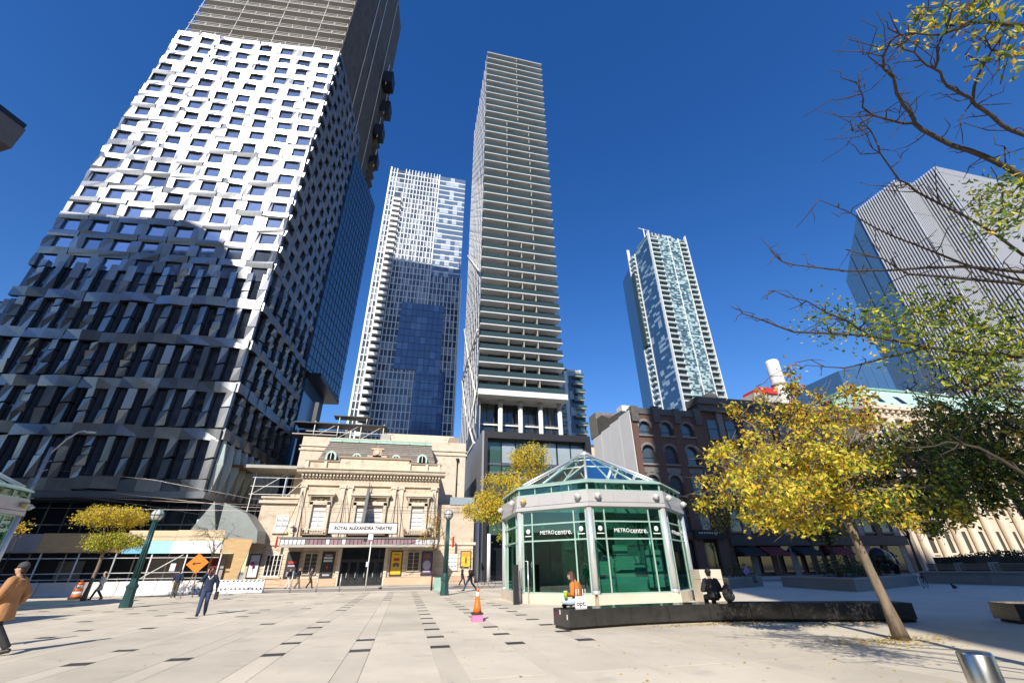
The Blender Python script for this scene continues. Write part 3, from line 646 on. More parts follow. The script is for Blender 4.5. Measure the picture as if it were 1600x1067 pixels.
# main block
bx('main_wall', 'stone', th, -12.3, 3.3, .3, 14, 4.2, 12.0)
bx('ground_floor_core', 'stone_dark', th, -12.2, 3.2, .5, 10, .1, 4.2)
cw = [MB().box(0, 5.3, 0, .5, 0, .42).mesh('stone_course', 'stone'), MB().box(0, 5.2, 0, .5, 0, .42).mesh('stone_course', 'stone')]
for k in range(7):
    z = .86 + k * .443
    inst('stone_course', cw[0], th, (-12.3, .2, z)); inst('stone_course', cw[1], th, (-1.9, .2, z))
bx('plinth', 'stone_pink', th, -12.4, -6.95, -.05, .6, .1, .84); bx('plinth', 'stone_pink', th, -2.0, 3.5, -.05, .6, .1, .84)
bx('door_jamb', 'stone_trim', th, -7.1, -6.75, 0, .8, .1, 3.9); bx('door_jamb', 'stone_trim', th, -2.15, -1.8, 0, .8, .1, 3.9)
bx('lintel', 'stone_trim', th, -12.3, 3.3, .1, .6, 3.95, 4.2)
# entrance doors
bx('door_recess', 'dark_glass', th, -6.75, -2.15, .42, .52, .1, 3.95)
for k in range(5):
    x = -6.7 + k * .91; d = bx('door', 'frame_dark', th, x, x + .88, .32, .41, .1, 2.5)
    g = MB().box(x + .12, x + .76, .30, .325, .4, 2.35).build('pane', 'dark_glass', d); bx('handle', 'white_steel', d, x + .7, x + .74, .26, .30, .9, 1.4)
bx('transom', 'frame_dark', th, -6.75, -2.15, .34, .44, 2.52, 2.66)
# windows
def window(x0, x1, z0, z1, y, nx=2, nz=4, m='curtain', fr='white_paint'):
    o = bx('window', 'stone_dark', th, x0, x1, y - .02, y + .04, z0, z1)
    wx, wz = (x1 - x0 - .1) / nx, (z1 - z0 - .1) / nz
    bx('frame', fr, o, x0, x1, y - .10, y - .021, z0, z0 + .08); bx('frame', fr, o, x0, x1, y - .10, y - .021, z1 - .08, z1)
    for k in range(nx + 1): xx = x0 + .04 + k * (x1 - x0 - .08) / nx; bx('muntin', fr, o, xx - .04, xx + .04, y - .11, y - .022, z0, z1)
    for i in range(nx):
        for j in range(nz): bx('pane', m, o, x0 + .1 + i * wx, x0 + i * wx + wx - .01, y - .05, y - .03, z0 + .09 + j * wz, z0 + j * wz + wz + .02)
def french(x0, x1):
    # recess read by a projecting surround
    bx('surround', 'stone_trim', th, x0 - .35, x0, -.12, .31, 5.3, 8.5); bx('surround', 'stone_trim', th, x1, x1 + .35, -.12, .31, 5.3, 8.5); bx('surround', 'stone_trim', th, x0 - .35, x1 + .35, -.12, .31, 8.2, 8.6)
    window(x0 + .02, x1 - .02, 5.5, 7.4, .28, 2, 4); bx('transom_panel', 'white_paint', th, x0 + .1, x1 - .1, .2, .29, 7.55, 7.85)
    bx('hood', 'stone_trim', th, x0 - .75, x1 + .75, -.55, .3, 9.2, 9.42); bx('hood', 'stone_trim', th, x0 - .65, x1 + .65, -.4, .3, 9.05, 9.2)
    for x in (x0 - .5, x1 + .28): MB().ext([(x, -.38, 9.05), (x, .3, 9.05), (x, .3, 8.0), (x, .1, 8.1)], (.22, 0, 0)).build('bracket', 'stone_trim', th)
    c = (x0 + x1) / 2
    MB().ell((c, .15, 8.85), (.2, .2, .17), 10, 6).build('carving', 'stone_trim', th)
    for s in (-1, 1): MB().tube([(c + s * .2, .2, 8.9), (c + s * .5, .12, 8.68), (c + s * .85, .2, 8.92)], [.05, .09, .05], 6).build('carved_swag', 'stone_trim', th)
    b = bx('balcony', 'stone_dark', th, x0 - .55, x1 + .55, -.75, .3, 5.02, 5.14); bx('balcony_rail', 'stone_trim', b, x0 - .55, x1 + .55, -.75, -.6, 5.52, 5.64)
    bal = MB().lathe([(.05, 5.14), (.085, 5.25), (.045, 5.42), (.06, 5.52)], n=8).mesh('baluster', 'stone_trim')
    for k in range(10): inst('baluster', bal, b, (x0 - .45 + k * (x1 - x0 + .9) / 9, -.68, 0))
    for x in (x0 - .6, x1 + .45): bx('end_block', 'rust', b, x, x + .14, -.78, .3, 4.98, 5.7)
french(-10.65, -9.15); french(-5.95, -2.95); french(.25, 1.75)
window(-14.5, -13.2, 5.5, 7.2, 1.62, 2, 3); bx('sill', 'stone_trim', th, -14.65, -13.05, 1.35, 1.6, 5.3, 5.48)
window(-14.6, -13.0, 1.1, 3.2, 1.46, 4, 4, 'dark_glass'); window(-10.5, -9.1, 1.2, 3.3, .14, 2, 5, 'balc_shade_dark_pane', 'stone_trim'); window(.32, 1.7, 1.4, 3.4, .14, 2, 5, 'balc_shade_dark_pane', 'stone_trim'); window(4.9, 6.1, 1.4, 3.15, 1.46, 3, 4)
bx('sill', 'stone_trim', th, -14.8, -12.8, 1.25, 1.5, .9, 1.08)
# pilasters, entablature
for x in (-12.0, -7.75, -6.9, -1.95, -1.1, 2.75):
    p = bx('pilaster', 'stone_trim', th, x - .27, x + .27, .1, .301, 4.8, 10.1)
    bx('capital', 'stone_trim', p, x - .36, x + .36, .02, .302, 10.1, 10.32)
    for s in (-1, 1): MB().tube([(x + s * .3, .0, 10.12), (x + s * .3, .28, 10.12)], .11, 8).build('volute', 'stone_trim', p)
bx('architrave', 'stone_trim', th, -12.35, 3.35, .04, .5, 10.33, 10.5); bx('frieze', 'stone', th, -12.3, 3.3, .1, .5, 10.5, 11.1); bx('bed_mould', 'stone_trim', th, -12.45, 3.45, -.1, .5, 11.1, 11.25)
dm = MB().box(0, .2, -.42, -.1, 11.28, 11.55).mesh('dentil', 'stone_trim')
for k in range(42): inst('dentil', dm, th, (-12.4 + k * .379, 0, 0))
bx('bed_mould', 'stone_dark', th, -12.4, 3.4, -.11, .5, 11.25, 11.56)
cx = MB(); cx.ext([(-12.95, -.5, 11.56), (-12.95, -.7, 11.66), (-12.95, -.78, 11.9), (-12.95, -.95, 12.02), (-12.95, -.95, 12.1), (-12.95, .6, 12.1), (-12.95, .6, 11.56)], (16.9, 0, 0)); cx.build('cornice', 'stone_trim', th)
# parapet
bx('parapet', 'stone', th, -12.3, -8.5, .3, 1.0, 12.1, 13.05); bx('parapet', 'stone', th, -.5, 3.35, .3, 1.0, 12.1, 13.05); bx('parapet_centre', 'stone', th, -8.5, -.5, .05, 1.0, 12.1, 13.5)
bx('coping', 'stone_dark', th, -12.45, -8.5, .15, 1.1, 13.05, 13.2); bx('coping', 'stone_dark', th, -.5, 3.5, .15, 1.1, 13.05, 13.2); bx('coping', 'stone_dark', th, -8.7, -.3, -.12, 1.1, 13.5, 13.72)
for x in (-12.3, -10.3, -8.5, -7.3, -1.6, -.6, 1.5, 3.0): bx('parapet_pier', 'stone_trim', th, x, x + .3, .01, .32, 12.12, 13.04)
text('ROYAL ALEXANDRA', .42, 'stone_trim', th, (-4.5, .04, 12.8), ext=.012, sp=1.15)
# mansard in slate courses
NC = 12
for k in range(NC):
    t0, t1 = k / NC, (k + 1) / NC
    f = lambda t: (-11.6 + 1.0 * t, 2.85 - .75 * t, 1.3 + 1.6 * t, 12.9 + 3.2 * t)
    a, b_, y, z = f(t0); a2, b2, y2, z2 = f(t1)
    q = MB(); q.loft([(a, y - .05, z), (b_, y - .05, z), (b_, y + 1.5, z), (a, y + 1.5, z)], [(a2, y2 + .0, z2), (b2, y2 + .0, z2), (b2, y2 + 1.5, z2), (a2, y2 + 1.5, z2)]); q.build('slate_course', 'slate', th)
bx('copper_ridge', 'copper_light', th, -10.75, 2.2, 2.75, 4.4, 16.12, 16.3); bx('copper_ridge', 'copper', th, -10.65, 2.1, 2.85, 4.2, 16.3, 16.52)
for k in range(6): bx('ridge_joint', 'copper', th, -9.2 + k * 2.1, -9.1 + k * 2.1, 2.7, 4.3, 16.125, 16.33)
def dormer(x, s, z):
    o = MB(); pts = [(x + s * math.cos(a), 0.62, z + s * math.sin(a)) for a in [PI * k / 10 for k in range(11)]] + [(x - s, .62, z - .75 * s), (x + s, .62, z - .75 * s)]
    o.ext([(p[0], p[1] + .55, p[2]) for p in pts], (0, 1.6, 0)); d = o.build('dormer', 'copper_light', th)
    i = MB(); pts = [(x + s * .62 * math.cos(a), 1.1, z + s * .62 * math.sin(a)) for a in [PI * k / 8 for k in range(9)]] + [(x - s * .62, 1.1, z - .72 * s), (x + s * .62, 1.1, z - .72 * s)]
    i.ext(pts, (0, .1, 0)); i.build('pane', 'dark_glass', d); bx('muntin', 'white_paint', d, x - .04, x + .04, 1.06, 1.12, z - .7 * s, z + .6 * s)
dormer(-9.9, .62, 13.95); dormer(1.05, .62, 13.95); dormer(-6.9, .55, 13.85); dormer(-2.2, .55, 13.85)
MB().box(-4.95, -3.95, .5, 1.1, 13.72, 14.9).box(-5.2, -3.7, .45, 1.15, 14.75, 14.95).box(-5.6, -3.3, .5, 1.1, 13.72, 14.05).build('crest', 'stone_pink', th); MB().ell((-4.45, .45, 14.4), (.3, .12, .35), 10, 6).build('shield', 'stone_trim', th)
MB().lathe([(.05, 14.95), (.12, 15.1), (.03, 15.4)], (-4.45, .8, 0), 8).build('finial', 'stone_dark', th)
# fly tower and back walls
bx('fly_tower', 'stone_trim', th, -14.4, 7.0, 5.0, 22, .1, 17.2); bx('fly_band', 'stone_trim', th, -14.6, 7.2, 4.85, 22, 15.4, 15.6); bx('fly_band', 'stone_trim', th, -14.6, 7.2, 4.85, 22, 15.95, 16.05)
bx('back_wall', 'stone_trim', th, -4.8, 5.6, 9, 22, 17.2, 19.2); bx('roof_unit', 'stone_dark', th, 4.7, 6.1, 6, 8, 17.2, 18.2); bx('roof_unit', 'slab', th, -4.7, -3.4, 5.2, 7, 17.2, 18.0)
MB().tube([(5.9, 4.9, 10), (5.9, 4.9, 14.6)], .09, 8).lathe([(.1, 14.5), (.24, 14.9), (.24, 15.0)], (5.9, 4.8, 0), 8).build('drain_pipe', 'frame_dark', th)
# canopy
cy0, cy1 = -3.0, .1
cn = bx('canopy_deck', 'frame_dark', th, -12.55, 3.4, cy0 + .1, cy1, 4.45, 4.6); bx('canopy_soffit', 'stone_dark', th, -12.4, 3.25, cy0 + .2, cy1, 3.8, 4.0)
bx('canopy_fascia', 'slab', th, -12.5, 3.35, cy0, cy0 + .22, 3.72, 3.98)
pm1 = MB().box(.02, .37, cy0 - .02, cy0 + .04, 4.0, 4.44).mesh('fringe_pane', 'purple_pane'); pm2 = MB().box(.02, .37, cy0 - .02, cy0 + .04, 4.0, 4.44).mesh('fringe_pane', 'clear_pane'); brm_ = MB().box(-.02, .02, cy0 - .06, cy0 + .06, 3.98, 4.5).mesh('fringe_bar', 'frame_dark')
NPn = 40
for k in range(NPn):
    x = -12.5 + k * 15.85 / NPn
    inst('fringe_pane', pm2 if (k < 6 or k > 33 or rl.random() < .12) else pm1, th, (x, 0, 0)); inst('fringe_bar', brm_, th, (x, 0, 0))
spm_ = MB().tube([(3.39, 0, 4.0), (3.39, 0, 4.45)], .03, 5)
for k in range(7): bx('fringe_pane', 'clear_pane', th, 3.36, 3.40, cy0 + .05 + k * .43, cy0 + .43 + k * .43, 4.0, 4.44)
bx('canopy_gutter', 'rail', th, -12.7, 3.5, cy0 - .05, cy0 + .2, 4.5, 4.68)
for x in (-12.0, -7.3, -1.5, 2.75):
    for dx in (-.5, .5): MB().tube([(x, .1, 9.7), (x + dx, cy0 + .3, 4.6)], .025, 5).build('canopy_rod', 'frame_dark', th)
for x in (-11.9, 2.9):
    MB().tube([(x, .1, 5.2), (x - .4, -.4, 5.2), (x - .4, -.4, 5.7)], .04, 6).ell((x - .4, -.4, 5.95), .25).build('wall_lamp', 'white_paint', th)
# sign and blade
sg = bx('sign_board', 'frame_dark', th, -8.15, -1.0, cy0 + .02, cy0 + .4, 4.98, 6.1); bx('sign_face', 'sign_white', sg, -8.05, -1.1, cy0 - .02, cy0 + .019, 5.06, 6.02)
text('ROYAL ALEXANDRA THEATRE', .50, 'ink', sg, (-4.57, cy0 - .024, 5.53), ext=.006, sx=.86, shear=.12, off=.02)
bl = MB(); bl.ext([(-4.95, -.1, 10.0), (-4.95, -.6, 10.0), (-4.95, -2.6, 6.15), (-4.95, -.1, 6.15)], (.32, 0, 0)); bl.build('blade_sign', mat('blade_grey', (.12, .125, .13), .5), th)
bx('blade_cap', 'frame_dark', th, -4.82, -4.76, -.35, -.25, 10, 10.7)
# posters in cases
def poster(x0, x1, z0, z1, y, m, marks):
    o = bx('poster_case', 'black_metal', th, x0 - .1, x1 + .1, y - .1, y, z0 - .12, z1 + .1); bx('poster', m, o, x0, x1, y - .12, y - .101, z0, z1)
    for kind, *a in marks:
        if kind == 'b': bx('printed_mark', a[4], o, a[0], a[1], y - .126, y - .121, a[2], a[3])
        elif kind == 'e': MB().ell((a[0], y - .121, a[1]), (a[2], .006, a[3]), 14, 6).build('printed_mark', a[4], o)
poster(-16.1, -15.2, 1.05, 3.15, 1.5, 'white_poster', [('e', -15.8, 2.3, .22, .25, 'pink_ink'), ('e', -15.5, 2.35, .2, .24, 'lilac'), ('e', -15.62, 2.0, .15, .2, 'ink'), ('b', -15.67, -15.63, 1.4, 1.9, 'ink')])
poster(-12.15, -11.05, .95, 3.3, .2, 'black_poster', [('b', -12.0, -11.2, 2.3, 2.5, 'red_ink'), ('b', -12.0, -11.3, 2.0, 2.15, 'lilac'), ('b', -12.0, -11.5, 1.1, 1.5, 'lilac')])
poster(-8.6, -7.5, .95, 3.3, .2, 'black_poster', [('b', -8.4, -7.7, 3.0, 3.12, 'lilac'), ('b', -8.5, -7.6, 2.7, 2.9, 'clear_pane'), ('b', -8.5, -7.6, 2.42, 2.6, 'clear_pane'), ('e', -8.05, 1.9, .12, .2, 'red_ink'), ('b', -8.4, -7.7, 1.1, 1.25, 'clear_pane')])
poster(-1.4, -.3, 1.1, 3.35, .2, 'yellow_poster', [('b', -1.15, -.55, 2.45, 2.75, 'red_ink'), ('e', -.85, 2.05, .38, .25, 'rust'), ('e', -.85, 1.95, .18, .2, 'lilac'), ('b', -1.1, -.6, 3.05, 3.12, 'ink')])
poster(2.0, 3.05, 1.1, 3.3, .2, 'purple_poster', [('e', 2.52, 2.0, .45, .5, 'lilac'), ('e', 2.5, 2.9, .4, .25, 'rust'), ('b', 2.15, 2.9, 1.3, 1.45, 'lilac')])
poster(6.55, 7.6, 1.8, 3.35, 1.5, 'yellow_poster', [('b', 6.58, 7.57, 2.9, 3.3, 'orange_poster'), ('e', 7.1, 2.5, .12, .38, 'rust'), ('e', 7.1, 3.0, .09, .1, 'rust'), ('b', 7.0, 7.05, 1.9, 2.3, 'rust'), ('b', 7.17, 7.22, 1.9, 2.3, 'rust')])
for x in (-13.8, 5.3): MB().ext([(x, .5, 4.9), (x + .1, .3, 4.95), (x + .12, .4, 3.9), (x, .5, 3.8)], (.12, .05, 0)).build('flag', 'red', th); MB().tube([(x, 1.55, 4.4), (x, .35, 5.1)], .03, 6).build('flag_pole', 'white_steel', th)
# roof scaffold on the theatre and scaffold stair beside it
sc = thing('roof_scaffold', 'steel scaffold deck standing on the theatre roof under the white tower', 'scaffold', (-13.5, 61, 0))
for x in (0, 3, 6, 9):
    for y in (0, 2.5): MB().tube([(x, y, 17.2), (x, y, 19.6)], .06, 6).build('standard', 'white_steel', sc)
    if x < 9: MB().tube([(x, 0, 17.3), (x + 3, 0, 19.4)], .04, 5).build('brace', 'white_steel', sc)
MB().tube([(-1, 0, 18.2), (10.5, 0, 18.2)], .05, 6).build('ledger', 'white_steel', sc); bx('deck', 'frame_dark', sc, -2.6, 9.4, -.3, 2.6, 19.25, 19.38); bx('deck', 'frame_dark', sc, 2.2, 7.0, -.2, 1.6, 20.4, 20.52); bx('deck', 'rail', sc, -2.5, 3, -.5, 2, 17.6, 17.7)
for x in (3, 6.6): MB().tube([(x, 0, 19.4), (x, 0, 20.4)], .05, 5).build('standard', 'white_steel', sc)
bx('flue', 'black_metal', sc, -.8, -.3, 1, 1.5, 19.45, 22.6)
ss = thing('side_scaffold', 'grey scaffold tower with plank roof wedged between metal tower and theatre', 'scaffold', (-18.2, 58, 0))
for x in (0, 3.4, 5.6):
    for y in (0, 3): MB().tube([(x, y, 8.9 if x > 1 else .1), (x, y, 12.4)], .05, 6).build('standard', 'white_steel', ss)
for z in (9.6, 10.5, 11.5): MB().tube([(-.3, 0, z), (5.8, 0, z)], .04, 6).build('ledger', 'white_steel', ss)
MB().tube([(0, 0, 9.6), (3.4, 0, 12)], .04, 5).build('brace', 'white_steel', ss); MB().tube([(3.4, 0, 9), (5.6, 0, 11.5)], .04, 5).build('brace', 'white_steel', ss)
bx('plank_roof', 'slab', ss, -1.2, 5.9, -1.2, 4, 12.4, 12.75); bx('plank_edge', 'rust', ss, -4.0, -1.2, -1.0, 3, 12.45, 12.7)
# ------------------------------------------------------------------ octagonal glass pavilions
clearglass('kiosk_glass', (.42, .66, .59), 0.0, .09)
clearglass('roof_glass', (.55, .75, .70), .02, .18)
mat('alu', (.66, .68, .69), .32, .5, var=.04)
mat('alu_green', (.42, .60, .52), .35, .3)
mat('kiosk_stone', (.60, .52, .42), .7, var=.1, scale=2, rnd=.05)
mat('fascia_white', (.50, .49, .49), .45, .2, var=.06, scale=1.0, rnd=.03)
mat('globe', (.55, .55, .53), .12, 0, spec=.8)
mat('globe_amber', (.55, .40, .12), .2)
mat('inner_wall', (.70, .80, .74), .7); mat('inner_dark', (.05, .055, .05), .7)
mat('print_white', (.8, .82, .8), .5)
def octa(k, r): a = rad(-112.5 + 45 * k); return Vector((r * math.cos(a), r * math.sin(a), 0))
def kiosk(loc, label, letters=True, amber=-1):
    t = thing('glass_pavilion', label, 'pavilion', loc, 0, 'octagonal glass pavilions on the plaza')
    R_ = 5.42
    for k in range(8):
        A, B = octa(k, R_), octa(k + 1, R_); d = (B - A); Lf = d.length; d.normalize(); nrm = Vector((d.y, -d.x, 0)); ang = math.atan2(d.y, d.x)
        X = Matrix.Translation(A) @ Matrix.Rotation(ang, 4, 'Z')      # local x along the face, -y outward
        def fb(nm, m, x0, x1, y0, y1, z0, z1, par=t):
            b = MB(); b.X = X; b.box(x0, x1, y0, y1, z0, z1); return b.build(nm, m, par)
        # stone plinth in two blocks
        for j in range(2): fb('plinth_stone', 'kiosk_stone', j * Lf / 2 + .004, (j + 1) * Lf / 2 - .004, -.25, .25, .012, .45)
        MB().tube([(A.x, A.y, .45), (A.x, A.y, 4.36)], .17, 16).build('column', 'alu', t)
        MB().tube([(A.x, A.y, .45), (A.x, A.y, .60)], .21, 16).build('column_foot', 'alu', t)
        c1, c2 = .19 * Lf, .79 * Lf
        zs = [.45, 2.85, 3.66, 4.36]
        if k != 6:
            for zi in range(3):
                for xa, xb in ((.14, c1), (c1, c2), (c2, Lf - .14)):
                    fb('pane', 'kiosk_glass', xa + .035, xb - .035, -.012, .0, zs[zi] + .04, zs[zi + 1] - .04)
        for x in (.2, c1, c2, Lf - .2): fb('mullion', 'alu_green', x - .035, x + .035, -.05, .05, .45, 4.36)
        for z in (.47, 2.85, 3.66, 4.32): fb('transom', 'alu_green', .1, Lf - .1, -.042, .042, z - .035, z + .035)
        # fascia: two boards with a shadow gap, globes
        e = .09
        for j in range(3): fb('fascia_board', 'fascia_white', -e + j * (Lf + 2*e) / 3 + .004, -e + (j + 1) * (Lf + 2*e) / 3 - .004, -.20, .1, 4.58, 5.12)
        fb('fascia_lip', 'fascia_white', -e, Lf + e, -.23, .08, 4.36, 4.555)
        fb('gutter', 'alu_green', -.05, Lf + .05, -.16, .1, 5.12, 5.2)
        for q, x in enumerate((.42, Lf - .42)):
            gb = MB(); gb.X = X; gb.ell((x, -.36, 4.86), .165, 16, 10); g = gb.build('globe_lamp', 'globe_amber' if (k * 2 + q) == amber else 'globe', t)
            b2 = MB(); b2.X = X; b2.tube([(x - .2, -.36, 4.86), (x + .2, -.36, 4.86)], .028, 6).tube([(x, -.57, 4.86), (x, -.2, 4.86)], .05, 6); b2.build('lamp_bracket', 'alu', g)
        # clerestory band
        for j in range(4): fb('band_pane', 'kiosk_glass', j * Lf / 4 + .04, (j + 1) * Lf / 4 - .04, -.03, -.015, 5.22, 5.52)
        for j in range(5): fb('band_mullion', 'alu_green', j * Lf / 4 - .03, j * Lf / 4 + .03, -.06, .05, 5.2, 5.55)
        # sloped eave sill + roof facet
        EA, EB = octa(k, 5.62), octa(k + 1, 5.62); RA, RB = octa(k, 5.15), octa(k + 1, 5.15); AP = Vector((0, 0, 8.3))
        s = MB(); s.loft([(EA.x, EA.y, 5.54), (EB.x, EB.y, 5.54), (EB.x, EB.y, 5.62), (EA.x, EA.y, 5.62)], [(RA.x, RA.y, 5.72), (RB.x, RB.y, 5.72), (RB.x, RB.y, 5.80), (RA.x, RA.y, 5.80)]); s.build('eave', 'alu_green', t)
        za = 5.78
        P0, P1 = RA + Vector((0, 0, za)), RB + Vector((0, 0, za))
        lerp = lambda p, q, u: p + (q - p) * u
        rp = MB(); rp.loft([P0, P1, AP], [P0 - Vector((0, 0, .02)), P1 - Vector((0, 0, .02)), AP - Vector((0, 0, .02))]); rp.build('roof_pane', 'roof_glass', t)
        MB().tube([P0 + Vector((0, 0, .03)), AP + Vector((0, 0, .04))], .075, 8).build('hip_rib', 'alu', t)
        for u in (.33, .67): MB().tube([lerp(P0, P1, u) + Vector((0, 0, .02)), lerp(lerp(P0, P1, u), AP, .72 if u < .5 else .72)], .035, 6).build('roof_rib', 'alu_green', t)
        for u in (.45, .72): MB().tube([lerp(P0, AP, u), lerp(P1, AP, u)], .03, 6).build('roof_purlin', 'alu_green', t)
        if k == 7:
            for x in (.7, 2.1, 3.3): fb('door', 'kiosk_glass', x, x + 1.1, -.03, .01, .47, 2.8)
        if letters and k in (7, 0, 1):
            cxm = (c1 + c2) / 2 + .1
            for body, x0, al, sz, sx in (('METRO', cxm - .02, 'RIGHT', .26, 1.0), ('centre.', cxm + .0, 'LEFT', .37, .95)):
                o = text(body, sz, 'print_white', t, tuple(X @ Vector((x0, -.03, 3.23))), (PI/2, 0, ang), .004, al, sx=sx)
            for xc in (c1 / 2 + .12, (c2 + Lf) / 2 - .08):
                em = MB(); em.X = X; em.ell((xc, -.02, 3.33), (.12, .012, .12), 14, 8); em.build('emblem', 'print_white', t)
                em = MB(); em.X = X; em.box(xc - .2, xc + .2, -.022, -.013, 3.08, 3.12); em.build('emblem_line', 'print_white', t)
    MB().lathe([(.35, 8.1), (.42, 8.25), (.12, 8.42), (.02, 8.5)], n=12).build('roof_cap', 'alu', t)
    MB().lathe([(5.2, .012), (5.2, .03)], n=8).build('floor', 'kiosk_stone', t)
    # stairs going down behind a sloped parapet, seen through the glass
    for j in range(5): bx('stair_flight', 'inner_wall', t, .6, 3.4, -2.4 + j * .8, -1.75 + j * .8, .03, .5 + j * .42)
    MB().ext([(-1.2, -3.2, .03), (-1.2, 2.4, .03), (-1.2, 2.4, 3.3), (-1.2, -3.2, 1.1)], (.16, 0, 0)).build('stair_wall', 'inner_wall', t)
    MB().ext([(.3, -3.4, .03), (.3, 2.4, .03), (.3, 2.4, 3.6), (.3, -3.4, .95)], (.16, 0, 0)).build('stair_wall', 'inner_wall', t)
    MB().tube([(-1.1, -3.3, 1.5), (-1.1, 2.4, 3.7)], .05, 6).tube([(.4, -3.4, 1.4), (.4, 2.4, 4.0)], .05, 6).build('hand_rail', 'alu', t)
    bx('information_board', 'inner_wall', t, 1.9, 2.9, -2.9, -2.82, .6, 2.4)
    for x0, x1, y, z0, z1 in ((-1.5, -.75, -4.3, .5, 1.05), (-1.5, -.75, -4.3, 1.25, 1.85), (-.6, .45, -4.25, .5, 1.3), (-.6, .45, -4.25, 1.45, 2.0), (-.6, .2, -4.2, 2.15, 2.6), (-1.5, -.2, -4.0, 3.75, 4.2), (.7, 1.6, -3.2, .3, .8)): bx('display_panel', 'inner_wall', t, x0, x1, y, y + .1, z0, z1)
    for j in range(3): MB().ext([(-2.9, -3.2, .9 + j * .75), (-2.35, -3.75, .55 + j * .75), (-2.35, -3.75, 1.1 + j * .75), (-2.9, -3.2, 1.45 + j * .75)], (.1, .1, 0)).build('display_panel', 'inner_wall', t)
    bx('back_screen', 'inner_dark', t, -3.2, 3.0, 3.3, 3.5, .03, 3.9); bx('ceiling_beam', 'inner_wall', t, -3.9, 3.9, -.2, .2, 4.6, 5.0)
    MB().tube([(-.4, 1.2, .03), (-.4, 1.2, 5)], .14, 10).build('inner_column', 'alu', t)
    return t
kiosk((11.09, 27.0, 0), 'octagonal glass pavilion with green panes and METROcentre lettering, behind the granite bench', True, 14)
kiosk((-25.35, 27.6, 0), 'twin glass pavilion cut by the left edge, amber globe lamp on its corner', False, 5)
gp = thing('gate_post', 'dark grey post beside the stone plinth of the lettered pavilion', 'post', (5.55, 23.9, 0))
bx('post', 'frame_dark', gp, -.12, .12, -.12, .12, .012, 1.75); MB().tube([(.3, .4, .02), (.3, .4, 1.9), (.75, .4, 1.9), (.75, .4, .02)], .03, 8).build('loop_rail', 'alu', gp)
ve = thing('added_shade_enclosure', 'added low stone enclosure out of view at left, casting shade on the plaza', 'enclosure', (-21, 15.5, 0))  # added out of view to cast the dark plaza patch; real caster unknown
bx('walls', 'kiosk_stone', ve, -3.5, 4, -3.5, 3.5, .012, 4.6); bx('coping', 'slab', ve, -3.7, 4.2, -3.7, 3.7, 4.6, 4.9)
# pale stone block at the pavilion's right corner
sb = thing('stone_pier', 'pale two-course stone pier right of the lettered pavilion, behind the person in black', 'pier', (15.2, 22.4, 0))
bx('stone', 'kiosk_stone', sb, -.5, .75, -.4, .4, .012, .98); bx('stone', 'kiosk_stone', sb, -.5, .75, -.4, .4, .995, 1.42)
# ------------------------------------------------------------------ dark brick block, neighbours
mat('brick_dark', (.115, .065, .05), .85, var=.3, scale=3, bump=.2, bscale=25, rnd=.12)
mat('stone_black', (.10, .095, .09), .85, var=.3, scale=1.2)
mat('stone_grey', (.20, .185, .17), .85, var=.2, scale=1.5, rnd=.15)
mat('silver_sheet', (.70, .71, .73), .45, .0, var=.06, scale=.3, rnd=.08, bump=.15, bscale=.7)
mat('cream_wall', (.62, .55, .42), .8, var=.06)
glass('sky_glass', (.06, .09, .12), .03, .03)
mat('dark_shop', (.025, .025, .028), .6); mat('awning_black', (.02, .02, .02), .8); mat('maroon', (.16, .02, .025), .8)
hb = thing('arched_brick_building', 'dark brown brick building with rows of round-arched windows behind the pavilion', 'building', (34.3, 62, 0))
BW = 12.9; bays = (2.2, 6.1, 10.0)
bx('glazing_core', 'dark_shop', hb, .4, BW, .9, 16, .1, 24.5)
for z0, z1 in ((.1, .9), (5.0, 6.0), (9.4, 11.2), (14.2, 15.9), (18.9, 20.5), (22.8, 24.2)): bx('brick_band', 'brick_dark', hb, 0.02, BW, .12, 1.0, z0, z1)
for x in (0, 3.45, 7.35, 11.25): w_ = 1.0 if x else 1.0; bx('brick_pier', 'brick_dark', hb, x, x + (1.65 if x > 11 else 1.4 if x else .95), 0, 1.0, .1, 24.0)
def arch(xc, z0, z1, r, m, par):
    zc = z1 - r; rise = r
    ring = [(xc + r * math.cos(a), zc + rise * math.sin(a)) for a in [PI * k / 12 for k in range(13)]]
    b = MB()
    for (xa, za), (xb, zb) in zip(ring, ring[1:]): b.loft([(xa, .1, za), (xb, .1, zb), (xb, .1, z1 + .25), (xa, .1, z1 + .25)], [(xa, .8, za), (xb, .8, zb), (xb, .8, z1 + .25), (xa, .8, z1 + .25)])
    for s in (-1, 1): b.box(min(xc + s * r, xc + s * 1.45), max(xc + s * r, xc + s * 1.45), .1, .8, z0, z1 + .25)
    b.build('arch_wall', m, par)
    q = MB()
    for k in range(9):
        a0, a1 = PI * (k + .04) / 9, PI * (k + .96) / 9
        q.loft([(xc + r * math.cos(a), .02, zc + r * math.sin(a)) for a in (a0, a1)] + [(xc + (r + .42) * math.cos(a), .02, zc + (r + .42) * math.sin(a)) for a in (a1, a0)], [(xc + r * math.cos(a), .3, zc + r * math.sin(a)) for a in (a0, a1)] + [(xc + (r + .42) * math.cos(a), .3, zc + (r + .42) * math.sin(a)) for a in (a1, a0)])
    q.build('arch_stones', 'stone_grey', par)
    pts = [(xc + (r - .02) * math.cos(a), .62, zc + (r - .02) * math.sin(a)) for a in [PI * k / 10 for k in range(11)]] + [(xc - r + .02, .62, z0), (xc + r - .02, .62, z0)]
    g = MB().ext(pts, (0, .05, 0)).build('window', 'sky_glass', par); bx('sash_bar', 'frame_dark', g, xc - r, xc + r, .56, .63, (z0 + zc) / 2, (z0 + zc) / 2 + .1); bx('sill', 'stone_grey', par, xc - r - .3, xc + r + .3, -.15, .7, z0 - .25, z0)
